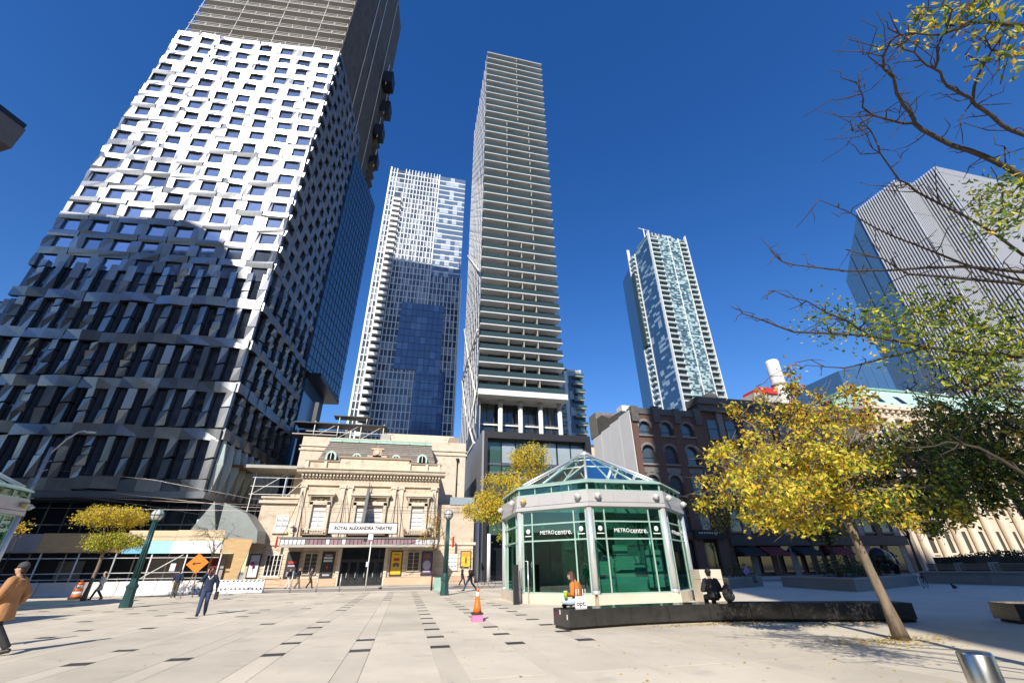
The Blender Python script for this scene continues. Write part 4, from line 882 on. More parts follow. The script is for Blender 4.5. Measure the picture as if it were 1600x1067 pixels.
for xc in bays:
    arch(xc, 20.5, 22.8, 1.05, 'brick_dark', hb); arch(xc, 15.9, 18.9, 1.1, 'brick_dark', hb); arch(xc, 11.2, 14.2, 1.1, 'brick_dark', hb)
    bx('stone_panel', 'stone_grey', hb, xc - 1.2, xc + 1.2, .02, .3, 14.5, 15.3)
    bx('window', 'sky_glass', hb, xc - 1.1, xc + 1.1, .5, .6, 6.0, 9.4); bx('shop_window', 'dark_glass', hb, xc - 1.3, xc + 1.3, .5, .6, .9, 4.6)
bx('parapet', 'stone_black', hb, -.05, BW, -.1, 1.2, 24.0, 25.0)
for k in range(4): MB().prism([(k * 3.9 - .2 + .2, -.35), (k * 3.9 + 1.2, -.35), (k * 3.9 + 1.2, .4), (k * 3.9, .4)], 22.6, 25.2 + .2 * (k % 2)).build('pier_cap', 'stone_black', hb)
bx('shop_sign', 'awning_black', hb, 7.2, 12.4, -.6, .1, 5.1, 6.3); 
for k in range(8): bx('sign_letter', 'slab', hb, 7.9 + k * .42, 8.15 + k * .42, -.63, -.6, 5.75, 6.0)
for k in range(4): bx('side_sheet', 'silver_sheet', hb, -.12 - .01 * (k % 2), 0, .3 + k * 3.9, 4.16 + k * 3.9, .1, 24.6 - .25 * k)
b = MB(); b.ext([(-.1, 1, 24.55), (-.1, 15.8, 23.9), (-.1, 15.8, 27.2), (-.1, 11, 27.2), (-.1, 8, 25.6), (-.1, 3, 25.4)], (6, 0, 0)); b.build('roof_room', 'stone_black', hb)
bx('roof_box', 'silver_sheet', hb, 1.2, 3.2, 5, 7.2, 25, 27.2); bx('roof_box', 'stone_grey', hb, -.15, 5, 13.5, 17, 24, 28.6)
cb_ = thing('cream_house', 'low cream walled building half hidden behind the silver sheet-metal wall', 'building', (34.0, 79, 0))
bx('wall', 'cream_wall', cb_, 0, 9, 0, 14, 0, 22.6)
for y in (3.2, 5.6): bx('window', 'dark_glass', cb_, -.06, .02, y, y + 1.0, 15.5, 18.8)
bx('parapet', 'stone_black', cb_, -.15, 9, -.1, 14, 22.6, 23.0)
h2 = thing('tall_brick_building', 'long dark brick building with heavy stepped cornice behind the yellow tree', 'building', (47.3, 62, 0))
bx('wall', 'brick_dark', h2, 0, 34, .6, 16, .1, 26.4); bx('cornice', 'stone_black', h2, -.3, 34.2, -.6, 3, 26.4, 27.6); bx('cornice', 'stone_black', h2, -.1, 34, -.2, 3, 25.2, 26.4)
MB().ext([(0, .2, 27.6), (5, .2, 27.6), (4.4, .2, 28.6), (3.2, .2, 29.0), (1.0, .2, 27.9)], (0, 2, 0)).build('gable', 'stone_black', h2)
for i in range(9):
    for j, (z0, z1) in enumerate(((6.2, 9.6), (11.2, 14.4), (16, 19), (20.6, 23.8))):
        x = 1.4 + i * 3.6; wn = bx('window', 'sky_glass', h2, x, x + 2.0, .5, .64, z0, z1); bx('sill', 'stone_grey', wn, x - .2, x + 2.2, .35, .62, z0 - .25, z0); bx('sash_bar', 'frame_dark', wn, x, x + 2, .46, .52, (z0 + z1) / 2, (z0 + z1) / 2 + .1)
for i in range(10): bx('pier', 'stone_grey' if i % 2 else 'brick_dark', h2, -.2 + i * 3.6, .9 + i * 3.6, .2, .7, .1, 25.1)
bx('shop_band', 'dark_shop', h2, .2, 33.8, -.3, .4, 4.2, 5.6)
for i in range(8): bx('shop_window', 'dark_glass', h2, 1.2 + i * 4, 4.2 + i * 4, .25, .58, .6, 4.1)
for x, m in ((1, 'awning_black'), (5.2, 'maroon'), (11, 'awning_black'), (17, 'maroon')): MB().ext([(x, .2, 4.1), (x, -1.8, 3.0), (x, -1.8, 2.75), (x, .2, 3.3)], (3.6, 0, 0)).build('awning', m, h2)
# --- copper-roofed stone building, sunlit
cp = thing('copper_roof_building', 'cream classical building with green copper mansard roof at right behind the trees', 'building', (84.5, 62, 0))
mat('cream_stone', (.60, .50, .38), .8, var=.1, scale=.6, rnd=.06)
bx('wall', 'cream_stone', cp, 0, 60, 1.2, 20, .1, 27.5); bx('cornice', 'cream_stone', cp, -1.0, 61, -.6, 20, 28.0, 28.8); bx('architrave', 'cream_stone', cp, -.3, 60.4, .2, 20, 26.4, 27.4)
md = MB().box(0, .6, -.4, .5, 27.4, 28.0).mesh('modillion', 'cream_stone')
for k in range(40): inst('modillion', md, cp, (-.6 + k * 1.5, 0, 0))
m_ = MB(); m_.loft([(-.6, -.3, 28.8), (60, -.3, 28.8), (60, 19, 28.8), (-.6, 19, 28.8)], [(1.6, 2.4, 33.2), (60, 2.4, 33.2), (60, 17, 33.2), (1.6, 17, 33.2)]); m_.build('mansard', 'copper_light', cp)
bx('roof_edge', 'copper', cp, 1.3, 60, 2.1, 17, 33.2, 33.6); bx('roof_room', 'copper', cp, 5, 30, 6, 14, 33.6, 35)
for k in range(6):
    x = 4 + k * 5.5; d = MB().ext([(x, .2, 29.6), (x, 1.9, 32.2), (x, 2.6, 32.2), (x, 2.2, 29.6)], (2.0, 0, 0)).build('skylight', 'copper', cp); MB().ext([(x + .25, .16, 29.8), (x + .25, 1.76, 32.1), (x + .25, 1.8, 32.1), (x + .25, .2, 29.8)], (1.5, 0, 0)).build('pane', 'dark_glass', d)
bx('side_dormer', 'copper', cp, -1.0, 1.0, 5, 8.5, 29.4, 32.2); bx('pane', 'dark_glass', cp, -1.1, -1.0, 5.5, 8, 29.8, 31.8)
for k in range(15):
    x = 1.2 + k * 4.0
    o = MB().lathe([(.75, .1), (.75, 1.0), (.62, 1.2), (.60, 12), (.52, 24.8), (.74, 25.4), (.8, 26.38)], (x, .6, 0), 14).build('column', 'cream_stone', cp)
    for z0 in (3, 9, 15, 21): w_ = bx('window', 'dark_glass', cp, x + 1.2, x + 2.8, 1.1, 1.24, z0, z0 + 3.4); bx('sill', 'cream_stone', w_, x + 1.0, x + 3.0, .9, 1.2, z0 - .3, z0)
# ------------------------------------------------------------------ hoarding and barriers below the metal tower
mat('plywood', (.50, .34, .17), .8, var=.2, scale=1.0, stretch=(1, 1, 6), rnd=.12); mat('ply_pale', (.62, .50, .33), .8, var=.1); mat('ply_grey', (.35, .33, .32), .8, var=.12)
mat('mural_a', (.16, .46, .66), .6, var=.15, scale=.5); mat('mural_b', (.32, .66, .72), .6, var=.15, scale=.5); mat('mural_c', (.70, .76, .78), .6, var=.06); mat('mural_d', (.78, .78, .76), .6, var=.04)
ho = thing('hoarding', 'plywood covered walkway with blue and white mural fascia below the metal tower', 'hoarding', (0, 48, 0))
for x0, x1, z0, z1, m in ((-42, -37.2, 3.2, 4.6, 'ply_grey'), (-37.2, -33, 3.2, 4.6, 'ply_grey'), (-33, -30.4, 3.2, 4.65, 'ply_grey'), (-30.4, -27.2, 3.2, 4.7, 'plywood'), (-27.2, -24.1, 3.2, 4.75, 'plywood'), (-24.1, -20.3, 4.12, 4.95, 'ply_pale'), (-20.3, -16.4, 4.12, 5.0, 'ply_pale'),
                        (-24.1, -22.2, 3.1, 4.1, 'mural_a'), (-22.2, -20.4, 3.1, 4.1, 'mural_b'), (-20.4, -18.5, 3.1, 4.1, 'mural_c'), (-18.5, -16.4, 3.1, 4.1, 'mural_d')):
    bx('fascia_board', m, ho, x0 + .01, x1 - .01, -.08 if 'mural' in m else -.03, .04, z0, z1)
bx('deck', 'plywood', ho, -42, -16.4, .05, 3.6, 3.25, 3.45)
MB().ext([(-16.3, 0, 4.4), (-13.9, 0, 4.2), (-14.6, 0, .2), (-15.2, 0, .2), (-15.2, 0, 3.1), (-16.3, 0, 3.1)], (0, .12, 0)).build('end_board', 'plywood', ho)
bx('end_board', 'plywood', ho, -17.6, -15.3, 1.6, 1.7, .1, 3.1); bx('leaning_panel', 'maroon', ho, -17.3, -16.6, 1.3, 1.38, .1, 2.7); bx('leaning_panel', 'ply_grey', ho, -16.5, -16.2, 1.3, 1.38, .1, 2.7)
for k in range(10): MB().tube([(-41 + k * 2.75, .1, .1), (-41 + k * 2.75, .1, 3.2)], .06, 8).build('post', 'white_steel', ho); MB().tube([(-41 + k * 2.75, 3.2, .1), (-41 + k * 2.75, 3.2, 3.2)], .06, 8).build('post', 'white_steel', ho)
for z in (1.15, 1.6, 2.75): MB().tube([(-41.5, .05, z), (-16.4, .05, z)], .04, 6).build('rail', 'white_steel', ho)
MB().tube([(-22, .05, 1.2), (-19.3, .05, 3.0)], .04, 6).build('brace', 'white_steel', ho)
bx('back_wall', 'dark_shop', ho, -42, -17.6, 3.7, 3.9, .1, 3.2); bx('back_panel', 'ply_grey', ho, -23.5, -20.5, 3.6, 3.69, .1, 3.0); bx('notice', 'ply_grey', ho, -30.5, -28.5, 3.5, 3.6, 1.2, 2.6); bx('notice', 'white_poster', ho, -20.0, -19.6, -.06, .0, 1.7, 2.3)
mat('barrier', (.62, .60, .56), .75, var=.12, scale=1.5, rnd=.05); mat('barrier_white', (.80, .79, .76), .6, var=.05)
jp = [(-.3, 0), (-.3, .12), (-.17, .33), (-.11, 1.02), (.11, 1.02), (.17, .33), (.3, .12), (.3, 0)]
for k in range(8):
    x = -34 + k * 2.78; m = 'barrier' if k < 4 else 'barrier_white'
    pos = ('first', 'second', 'third', 'fourth', 'fifth', 'sixth', 'seventh', 'eighth')[k]
    o = thing('concrete_barrier', f'{"grey" if k < 4 else "white"} concrete road barrier, {pos} from the left in the row below the hoarding', 'barrier', (x, 46.9, -.04), 0, 'road barriers along the hoarding')
    MB().ext([(0.02, y, z) for y, z in jp], (2.72, 0, 0)).build('body', m, o)
    if k >= 6:
        for zz in (.28, .86):
            for j in range(8): MB().ext([(.15 + j * .33, -.32 + .18 * (zz > .5) , zz), (.28 + j * .33, -.32 + .18 * (zz > .5), zz), (.38 + j * .33, -.32 + .18 * (zz > .5), zz + .12), (.25 + j * .33, -.32 + .18 * (zz > .5), zz + .12)], (0, .02, 0)).build('hazard_stripe', 'ink', o)
    else: MB().tube([(2.5, 0, 1.02), (2.5, 0, 1.3)], .05, 6).build('lifting_pin', 'rail', o)
# ------------------------------------------------------------------ street furniture
mat('lamp_green', (.028, .085, .085), .4, .3, var=.2); mat('orange', (.80, .17, .02), .5, var=.08); mat('cone_white', (.8, .8, .78), .4); mat('pink', (.80, .20, .38), .6); mat('rubber', (.02, .02, .02), .7); mat('orange_sign', (.85, .20, .01), .5); mat('galv', (.48, .49, .48), .45, .6)
def globe_lamp(loc, h, label):
    t = thing('globe_lamp_post', label, 'lamp post', loc, 0, 'globe lamp posts on the plaza'); s = h / 5.45
    MB().lathe([(.30, 0), (.30, .25), (.26, .3), (.25, .85), (.29, .9), (.29, 1.0), (.2, 1.1), (.17, 1.35)], n=8, smooth=False).build('base', 'lamp_green', t)
    for k in range(8): a = 2 * PI * k / 8; MB().tube([(.15 * math.cos(a), .15 * math.sin(a), 1.3), (.10 * math.cos(a), .10 * math.sin(a), 4.7 * s)], .035, 6).build('flute', 'lamp_green', t)
    MB().lathe([(.13, 1.3), (.09, 4.7 * s), (.16, 4.75 * s), (.2, 4.85 * s)], n=12).build('shaft', 'lamp_green', t)
    g = MB().ell((0, 0, 5.12 * s), .32, 18, 12).build('globe', 'globe', t)
    for k in range(4): a = PI * k / 4; MB().tube([(.335 * math.cos(a) * math.cos(b), .335 * math.sin(a) * math.cos(b), 5.12 * s + .335 * math.sin(b)) for b in [2 * PI * j / 20 for j in range(21)]], .014, 5, caps=False).build('cage_ring', 'lamp_green', g)
    MB().tube([(.336 * math.cos(b), .336 * math.sin(b), 5.12 * s) for b in [2 * PI * j / 24 for j in range(25)]], .018, 5, caps=False).build('cage_ring', 'lamp_green', g)
globe_lamp((2.87, 33.9, .012), 5.45, 'dark green globe lamp post in front of the theatre, left of the lettered pavilion')
globe_lamp((-13.9, 29.8, .012), 4.75, 'dark green globe lamp post before the mural hoarding on the left')
cl_ = thing('street_light', 'tall grey street light with curved arm, holding tram wires beside the left pavilion', 'street light', (-31.6, 46.2, 0))
MB().tube([(0, 0, 0), (0, 0, 6), (0, 0, 11.6)], [.2, .17, .15], 12).build('pole', 'galv', cl_); MB().tube([(0, 0, 10.9), (.8, -.1, 12.3), (1.5, -.15, 13.0), (1.9, -.2, 13.1), (2.1, -.2, 13.1)], .06, 8).build('arm', 'white_steel', cl_)
MB().ell((2.45, -.2, 13.02), (.5, .16, .1), 12, 6).build('lamp_head', 'white_steel', cl_)
for z in (7.2, 8.3, 9.5, 10.3): MB().tube([(0, 0, z), (0, 0, z + .14)], .21, 12).tube([(0, 0, z + .07), (.5, -.1, z + .1)], .04, 6).build('clamp', 'galv', cl_)
WIRES = [((-31.5, 46, 9.7), (-22.8, 46, 9.0), (-14.5, 46.4, 7.6), (-3, 47.5, 7.2), (10, 50, 7.4)), ((-31.5, 46, 8.4), (-20, 46, 7.3), (-14.8, 46, 6.8), (3, 46, 6.6), (60, 46, 6.7)), ((-31.5, 46, 7.9), (-24, 48, 7.1), (-15.9, 56.6, 6.2)),
         ((-60, 45.3, 6.5), (-31, 45.3, 6.45), (-4, 45.3, 6.4), (60, 45.3, 6.5)), ((-60, 47.7, 6.75), (-31, 47.7, 6.7), (-4, 47.7, 6.65), (60, 47.7, 6.75)), ((-31.5, 46, 7.6), (-20, 46.5, 7.2), (-4, 47, 6.9), (9.2, 52, 7.2))]
WL = ['top span wire from the tall street light towards the podium', 'second span wire from the street light, crossing above the theatre sign', 'short wire from the street light to the theatre wing', 'near tram contact wire running above the street', 'far tram contact wire running above the street', 'lowest span wire from the street light, sagging across the theatre canopy']
for wp, l in zip(WIRES, WL): tag(MB().tube(wp, .016, 5).build('tram_wire', 'rail', None), l, 'wire', 'overhead wires')
# thin street poles
for x, y, h, l in ((-8.85, 43.2, 1.55, 'thin grey bollard post left of the three at the kerb before the theatre'), (-6.85, 43.2, 1.2, 'thin grey bollard post in the middle of the three at the kerb'), (-5.06, 43.3, 1.3, 'thin grey bollard post right of the three, before the theatre doors')):
    o = thing('kerb_post', l, 'post', (x, y, 0), 0, 'thin posts at the kerb'); MB().tube([(0, 0, 0), (0, 0, h)], .05, 8).ell((0, 0, h), .05, 8, 6).build('shaft', 'galv', o); MB().lathe([(.1, 0), (.1, .03), (.06, .06)], n=8).build('foot', 'rail', o)
o = thing('signal_pole', 'slender white pole with small box head before the theatre entrance', 'pole', (-3.2, 46.4, -.04)); MB().tube([(0, 0, 0), (0, 0, 4.3)], .05, 8).build('pole', 'white_steel', o); bx('head', 'white_poster', o, -.32, .12, -.2, .2, 4.15, 4.65); bx('small_box', 'white_poster', o, -.2, .0, -.1, .1, 1.9, 2.3); bx('camera', 'frame_dark', o, -.7, -.4, -.1, .1, 4.0, 4.25)
os_ = thing('road_work_sign', 'orange diamond road-work sign with black arrow on a leaning stand', 'sign', (-14.8, 39.0, .012)); MB().tube([(-.25, 0, 0), (.28, .1, 2.0)], .03, 6).tube([(.4, .3, 0), (.28, .1, 1.7)], .03, 6).build('stand', 'rust', os_)
X = Matrix.Translation((.2, .02, 2.15)) @ Matrix.Rotation(rad(-6), 4, 'Y'); b = MB(); b.X = X; b.loft([(-.72, 0, 0), (0, 0, -.66), (.72, 0, 0), (0, 0, .66)], [(-.72, .03, 0), (0, .03, -.66), (.72, .03, 0), (0, .03, .66)]); b.build('board', 'orange_sign', os_)
b = MB(); b.X = X; b.box(-.2, .22, -.012, -.002, -.04, .04).loft([(-.34, -.012, 0), (-.18, -.012, -.11), (-.18, -.012, .11)], [(-.34, -.002, 0), (-.18, -.002, -.11), (-.18, -.002, .11)]); b.build('arrow', 'ink', os_)
cone = thing('traffic_cone', 'orange and white traffic cone with black foot set on a pink block', 'cone', (2.6, 17.1, .012))
MB().lathe([(.17, .30), (.14, .48), (.085, .84)], n=20).build('body', 'orange', cone); MB().lathe([(.085, .84), (.062, 1.0)], n=20).build('collar', 'cone_white', cone); MB().lathe([(.062, 1.0), (.04, 1.11), (.015, 1.13)], n=20).build('tip', 'orange', cone); MB().tbox(-.23, .23, -.23, .23, .25, .30, .025).build('foot', 'rubber', cone, .008)
MB().tbox(-.21, .21, -.19, .19, 0, .25, .012).build('block', 'pink', cone, .01)
cone.scale = (.87, .87, .87)
bar = thing('traffic_barrel', 'orange and white striped traffic barrel beside the small yellow tree', 'barrel', (-22.4, 41.0, .012))
MB().lathe([(.42, 0), (.42, .1), (.36, .12)], n=18).build('base', 'rubber', bar)
for k in range(5): r0_, r1_ = .31 - .02 * k, .295 - .02 * k; MB().lathe([(r0_, .1 + k * .19), (r1_, .1 + k * .19 + .187)], n=18).build('band', 'orange' if k % 2 == 0 else 'cone_white', bar)
MB().tube([(-.08, 0, 1.05), (-.05, 0, 1.16), (.05, 0, 1.16), (.08, 0, 1.05)], .025, 6).build('handle', 'orange', bar)
bol = thing('steel_bollard', 'brushed stainless steel bollard at the bottom right corner', 'bollard', (5.0, 3.63, 0)); mat('brushed', (.50, .49, .45), .28, 1.0, var=.12, scale=3, stretch=(8, 8, .3))
MB().lathe([(.125, .01), (.125, .88), (.112, .90), (.02, .905)], n=32).build('tube', 'brushed', bol)
gb = thing('waste_bin', 'small green box standing at the foot of the thin street tree', 'bin', (2.9, 41.6, .0)); MB().tbox(-.28, .28, -.25, .25, .012, 1.0, .03).build('body', 'copper', gb, .02); bx('lid', 'lamp_green', gb, -.29, .29, -.26, .26, 1.0, 1.06)
# granite bench (curved) in polished blocks
mat('granite', (.028, .027, .027), .16, 0, var=.35, scale=6, spec=.6); mat('granite_side', (.05, .048, .045), .35, var=.3, scale=8); mat('sticker', (.75, .75, .74), .6)
be = thing('granite_bench', 'long curved bench of polished black granite blocks before the pavilion', 'bench', (0, 0, .012))
def cat(p, t):
    n = len(p) - 1; i = min(int(t * n), n - 1); u = t * n - i
    P = [Vector(p[max(0, i-1)]), Vector(p[i]), Vector(p[i+1]), Vector(p[min(n, i+2)])]
    return .5 * ((2*P[1]) + (-P[0]+P[2])*u + (2*P[0]-5*P[1]+4*P[2]-P[3])*u*u + (-P[0]+3*P[1]-3*P[2]+P[3])*u*u*u)
FR = [(4.75, 13.75, 0), (7.2, 14.22, 0), (10.3, 14.15, 0), (12.9, 13.2, 0), (15.35, 12.3, 0)]
NBk = 9; pts = []
for k in range(NBk + 1):
    t = k / NBk; p = cat(FR, t); q = cat(FR, min(1, t + .01)) - cat(FR, max(0, t - .01)); n_ = Vector((-q.y, q.x, 0)).normalized(); pts.append((p, p + n_ * .95))
for k in range(NBk):
    (a, a2), (b_, b2) = pts[k], pts[k + 1]; e = .006 / (b_ - a).length
    A, B, A2, B2 = a.lerp(b_, e), b_.lerp(a, e), a2.lerp(b2, e), b2.lerp(a2, e)
    m_ = MB(); m_.loft([A + Vector((0, 0, .07)), B + Vector((0, 0, .07)), B2 + Vector((0, 0, .07)), A2 + Vector((0, 0, .07))], [A + Vector((0, 0, .50)), B + Vector((0, 0, .50)), B2 + Vector((0, 0, .50)), A2 + Vector((0, 0, .50))]); m_.build('granite_block', 'granite', be, .008)
    i_ = .1; m_ = MB(); m_.loft([A.lerp(A2, i_), B.lerp(B2, i_), B2.lerp(B, i_), A2.lerp(A, i_)], [v + Vector((0, 0, .068)) for v in (A.lerp(A2, i_), B.lerp(B2, i_), B2.lerp(B, i_), A2.lerp(A, i_))]); m_.build('toe', 'rubber', be)
p0, p1 = pts[0]
for t, z in ((.12, .26), (.55, .36)):
    c = p0.lerp(p1, t); m_ = MB(); m_.box(c.x - .012, c.x - .0, c.y - .03, c.y + .03, z, z + .12); m_.build('sticker', 'sticker', be)
b2_ = thing('granite_bench', 'end of a second black granite bench cut by the right edge', 'bench', (17.4, 11.0, .012), rad(-20)); MB().tbox(0, 3.5, 0, .95, .07, .5, .02).build('granite_block', 'granite', b2_, .01); bx('toe', 'rubber', b2_, .1, 3.4, .1, .85, 0, .07)
# planters
mat('planter_stone', (.23, .225, .21), .75, var=.12, scale=1.5, rnd=.05); mat('planter_cap', (.30, .29, .27), .7, var=.1); mat('soil', (.05, .04, .03), .95); leafmat('hedge_leaf', (.035, .06, .022), .2); leafmat('shrub_leaf', (.06, .085, .025), .25)
def planter(poly, h, label, plants=True):
    cx_ = sum(p[0] for p in poly) / len(poly); cy_ = sum(p[1] for p in poly) / len(poly)
    t = thing('stone_planter', label, 'planter', (cx_, cy_, 0), 0, 'stone planters on the shaded side')
    P = [Vector((x - cx_, y - cy_, 0)) for x, y in poly]; n = len(P)
    for k in range(n):
        a, b_ = P[k], P[(k + 1) % n]; L_ = (b_ - a).length; m = max(1, round(L_ / 2.6))
        for j in range(m):
            u0, u1 = j / m, (j + 1) / m; e = .004 / L_; A = a.lerp(b_, u0 + e); B = a.lerp(b_, u1 - e); s = MB(); ia, ib = A * .93, B * .93
            s.loft([A, B, ib, ia], [v + Vector((0, 0, h - .12)) for v in (A, B, ib, ia)]); s.build('wall_stone', 'planter_stone', t)
            s = MB(); A2, B2 = A * 1.015, B * 1.015; s.loft([v + Vector((0, 0, h - .118)) for v in (A2, B2, ib * .98, ia * .98)], [v + Vector((0, 0, h)) for v in (A2, B2, ib * .98, ia * .98)]); s.build('cap_stone', 'planter_cap', t)
    s = MB(); s.poly([p * .95 + Vector((0, 0, h - .15)) for p in P]); s.build('soil', 'soil', t)
    return t, cx_, cy_
def leaves(b, c, r, n, size, rg_, mi=(0,), flat=1.0):
    for _ in range(n):
        while True:
            v = Vector((rg_.uniform(-1, 1), rg_.uniform(-1, 1), rg_.uniform(-1, 1)))
            if v.length < 1: break
        p = Vector((c[0] + v.x * r[0], c[1] + v.y * r[1], c[2] + v.z * r[2])); s = size * rg_.uniform(.7, 1.3)
        d = Vector((rg_.gauss(0, 1), rg_.gauss(0, 1), rg_.gauss(-.25, .8))).normalized(); e = d.cross(Vector((rg_.gauss(0, 1), rg_.gauss(0, 1), rg_.gauss(0, 1) * flat))).normalized()
        b.cm = rg_.choice(mi); i = [b.V(q) for q in (p, p + d * s * .5 + e * s * .28, p + d * s, p + d * s * .5 - e * s * .28)]; b.F(i)
planter([(30.4, 34.4), (28.2, 25.8), (40.4, 31.2), (40.6, 37)], .78, 'angled grey stone planter behind the leaning tree trunk')
planter([(25, 37.5), (24.6, 33.2), (29.6, 35.6), (29.8, 39.5)], .75, 'grey stone planter left of the angled one, past the person in black')
planter([(45.0, 34.2), (44.4, 26.2), (62, 28), (62, 38)], .95, 'long grey stone planter carrying slatted benches and a hedge at right')
rgp = random.Random(9)
def shrub(loc, r, n, label, m='shrub_leaf', name='shrub', sz=.16):
    t = thing(name, label, 'shrub', loc, 0, 'shrubs in the planters'); b = MB(); leaves(b, (0, 0, r[2]), r, n, sz, rgp); b.build('foliage', m, t, kind='stuff')
    for k in range(5): MB().tube([(rgp.uniform(-.2, .2), rgp.uniform(-.2, .2), -.25), (rgp.uniform(-1, 1) * r[0] * .6, rgp.uniform(-1, 1) * r[1] * .6, r[2] * 1.2)], .025, 5).build('stem', 'rust', t)
shrub((33.5, 31.5, .65), (2.2, 1.8, .75), 900, 'mounded dark shrub in the angled planter left of the trunk'); shrub((37.0, 32.8, .65), (1.5, 1.6, .5), 500, 'low dark shrub in the angled planter right of the trunk'); shrub((27.5, 36.2, .6), (1.8, 1.4, .6), 500, 'dark shrub in the planter beside the person in purple')
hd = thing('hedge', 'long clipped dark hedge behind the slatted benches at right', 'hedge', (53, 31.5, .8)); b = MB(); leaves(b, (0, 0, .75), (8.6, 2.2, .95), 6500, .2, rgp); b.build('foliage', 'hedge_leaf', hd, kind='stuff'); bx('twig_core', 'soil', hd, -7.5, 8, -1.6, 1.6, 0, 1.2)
mat('bench_wood', (.16, .13, .10), .7, rnd=.15)
for k, (y, nm) in enumerate(((32.2, 'left'), (29.8, 'middle'), (27.4, 'right'))):
    t = thing('slatted_bench', f'{nm} of three slatted benches on the long planter wall under the hedge', 'bench', (44.9 + .05 * k, y, .95), rad(90), 'slatted benches'); 
    for j in range(3): bx('slat', 'bench_wood', t, -1.1, 1.1, .05 + j * .0, .1, .1 + j * .16, .23 + j * .16); bx('slat', 'bench_wood', t, -1.1, 1.1, -.45 + j * .15, -.33 + j * .15, .02, .06)
    for x in (-1.12, 1.06): bx('end_frame', 'slab', t, x, x + .07, -.5, .14, 0, .62)
# ------------------------------------------------------------------ trees
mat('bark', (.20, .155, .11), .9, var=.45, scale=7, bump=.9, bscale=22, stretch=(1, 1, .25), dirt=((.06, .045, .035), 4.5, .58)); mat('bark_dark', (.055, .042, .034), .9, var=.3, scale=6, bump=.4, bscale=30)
leafmat('leaf_gold', (.80, .54, .05), .40); leafmat('leaf_yellow', (.78, .66, .08), .42); leafmat('leaf_lime', (.46, .50, .05), .42); leafmat('leaf_green', (.13, .21, .045), .38); leafmat('leaf_deep', (.035, .075, .022), .3); leafmat('leaf_brown', (.38, .18, .04), .35)
LM = ['leaf_gold', 'leaf_yellow', 'leaf_lime', 'leaf_green', 'leaf_deep', 'leaf_brown']
def clump(b, c, r, n, size, rg_, wts, droop=.5, shp=.28):
    ks = list(range(6))
    for _ in range(n):
        v = Vector((rg_.gauss(0, .5), rg_.gauss(0, .5), rg_.gauss(0, .42))); p = Vector(c) + v * r; s = size * rg_.uniform(.65, 1.35)
        d = Vector((rg_.gauss(0, .8), rg_.gauss(0, .8), -droop + rg_.gauss(0, .5))).normalized(); e = d.cross(Vector((rg_.gauss(0, 1), rg_.gauss(0, 1), rg_.gauss(0, 1))))
        if e.length < 1e-3: continue
        e.normalize(); f = d.cross(e) * .12 * s; b.cm = rg_.choices(ks, wts)[0]
        a, m1, m2, t = b.V(p), b.V(p + d * s * .45 + e * s * shp + f), b.V(p + d * s * .45 - e * s * shp + f), b.V(p + d * s)
        b.F((a, m1, t)); b.F((a, t, m2))
def limb(b, p, q, r0_, r1_, rg_, n=5, wob=.12, sag=.0):
    P, Q = Vector(p), Vector(q); L_ = (Q - P).length; out = []
    for i in range(n + 1):
        t = i / n; v = P.lerp(Q, t) + Vector((0, 0, sag * L_ * math.sin(PI * t)))
        if 0 < i < n: v += Vector((rg_.gauss(0, 1), rg_.gauss(0, 1), rg_.gauss(0, 1))) * wob * L_ * .5
        out.append(v)
    b.tube(out, [r0_ + (r1_ - r0_) * i / n for i in range(n + 1)], 7); return out
def tree(name, label, base, trunk, crowns, nl, size, wfun, seed, rtrunk=.14, nb=9, bark='bark', twigs=4, per=40, cr=.38, group=None, bare=0.0, droop=.5):
    rg_ = random.Random(seed); t = thing(name, label, 'tree', base, 0, group)
    tb = MB(); T = [Vector(p) for p in trunk]
    tb.tube(T, [rtrunk * (1.45 if i == 0 else 1.0 - .35 * i / (len(T) - 1)) for i in range(len(T))], 12); tb.build('trunk', bark, t)
    top = T[-1]; bb_ = MB(); lb_ = MB(); wsum = sum(c[2] for c in crowns)
    for c, r, wt_ in crowns:
        k = max(2, round(nb * wt_ / wsum)); cl = max(3, round(nl * wt_ / wsum / per))
        ends = []
        for _ in range(k):
            v = Vector((rg_.uniform(-.75, .75) * r[0], rg_.uniform(-.75, .75) * r[1], rg_.uniform(-.2, .8) * r[2])) + Vector(c)
            st_ = top.lerp(T[-2], rg_.uniform(0, .35)); o = limb(bb_, st_, v, rtrunk * .5, rtrunk * .14, rg_, 6, .08, .06); ends.append(o)
        for _ in range(cl):
            while True:
                u = Vector((rg_.uniform(-1, 1), rg_.uniform(-1, 1), rg_.uniform(-1, 1)))
                if .25 < u.length < 1: break
            q = Vector(c) + Vector((u.x * r[0], u.y * r[1], u.z * r[2]))
            o = min(ends, key=lambda e: min((x - q).length for x in e)); s = min(o[2:], key=lambda x: (x - q).length)
            w_ = limb(bb_, s, q, rtrunk * .10 + .004, .006, rg_, 4, .10)
            for _t in range(twigs): e = Vector((rg_.gauss(0, .3), rg_.gauss(0, .3), rg_.gauss(0, .2))); limb(bb_, w_[rg_.randint(2, 4)], q + e, .007, .003, rg_, 2, .1)
            if rg_.random() > bare: clump(lb_, q, cr, round(per * rg_.uniform(.6, 1.4)), size, rg_, wfun(q, rg_), droop)
    bb_.build('branches', bark, t); lb_.build('crown', LM, t, kind='stuff'); return t
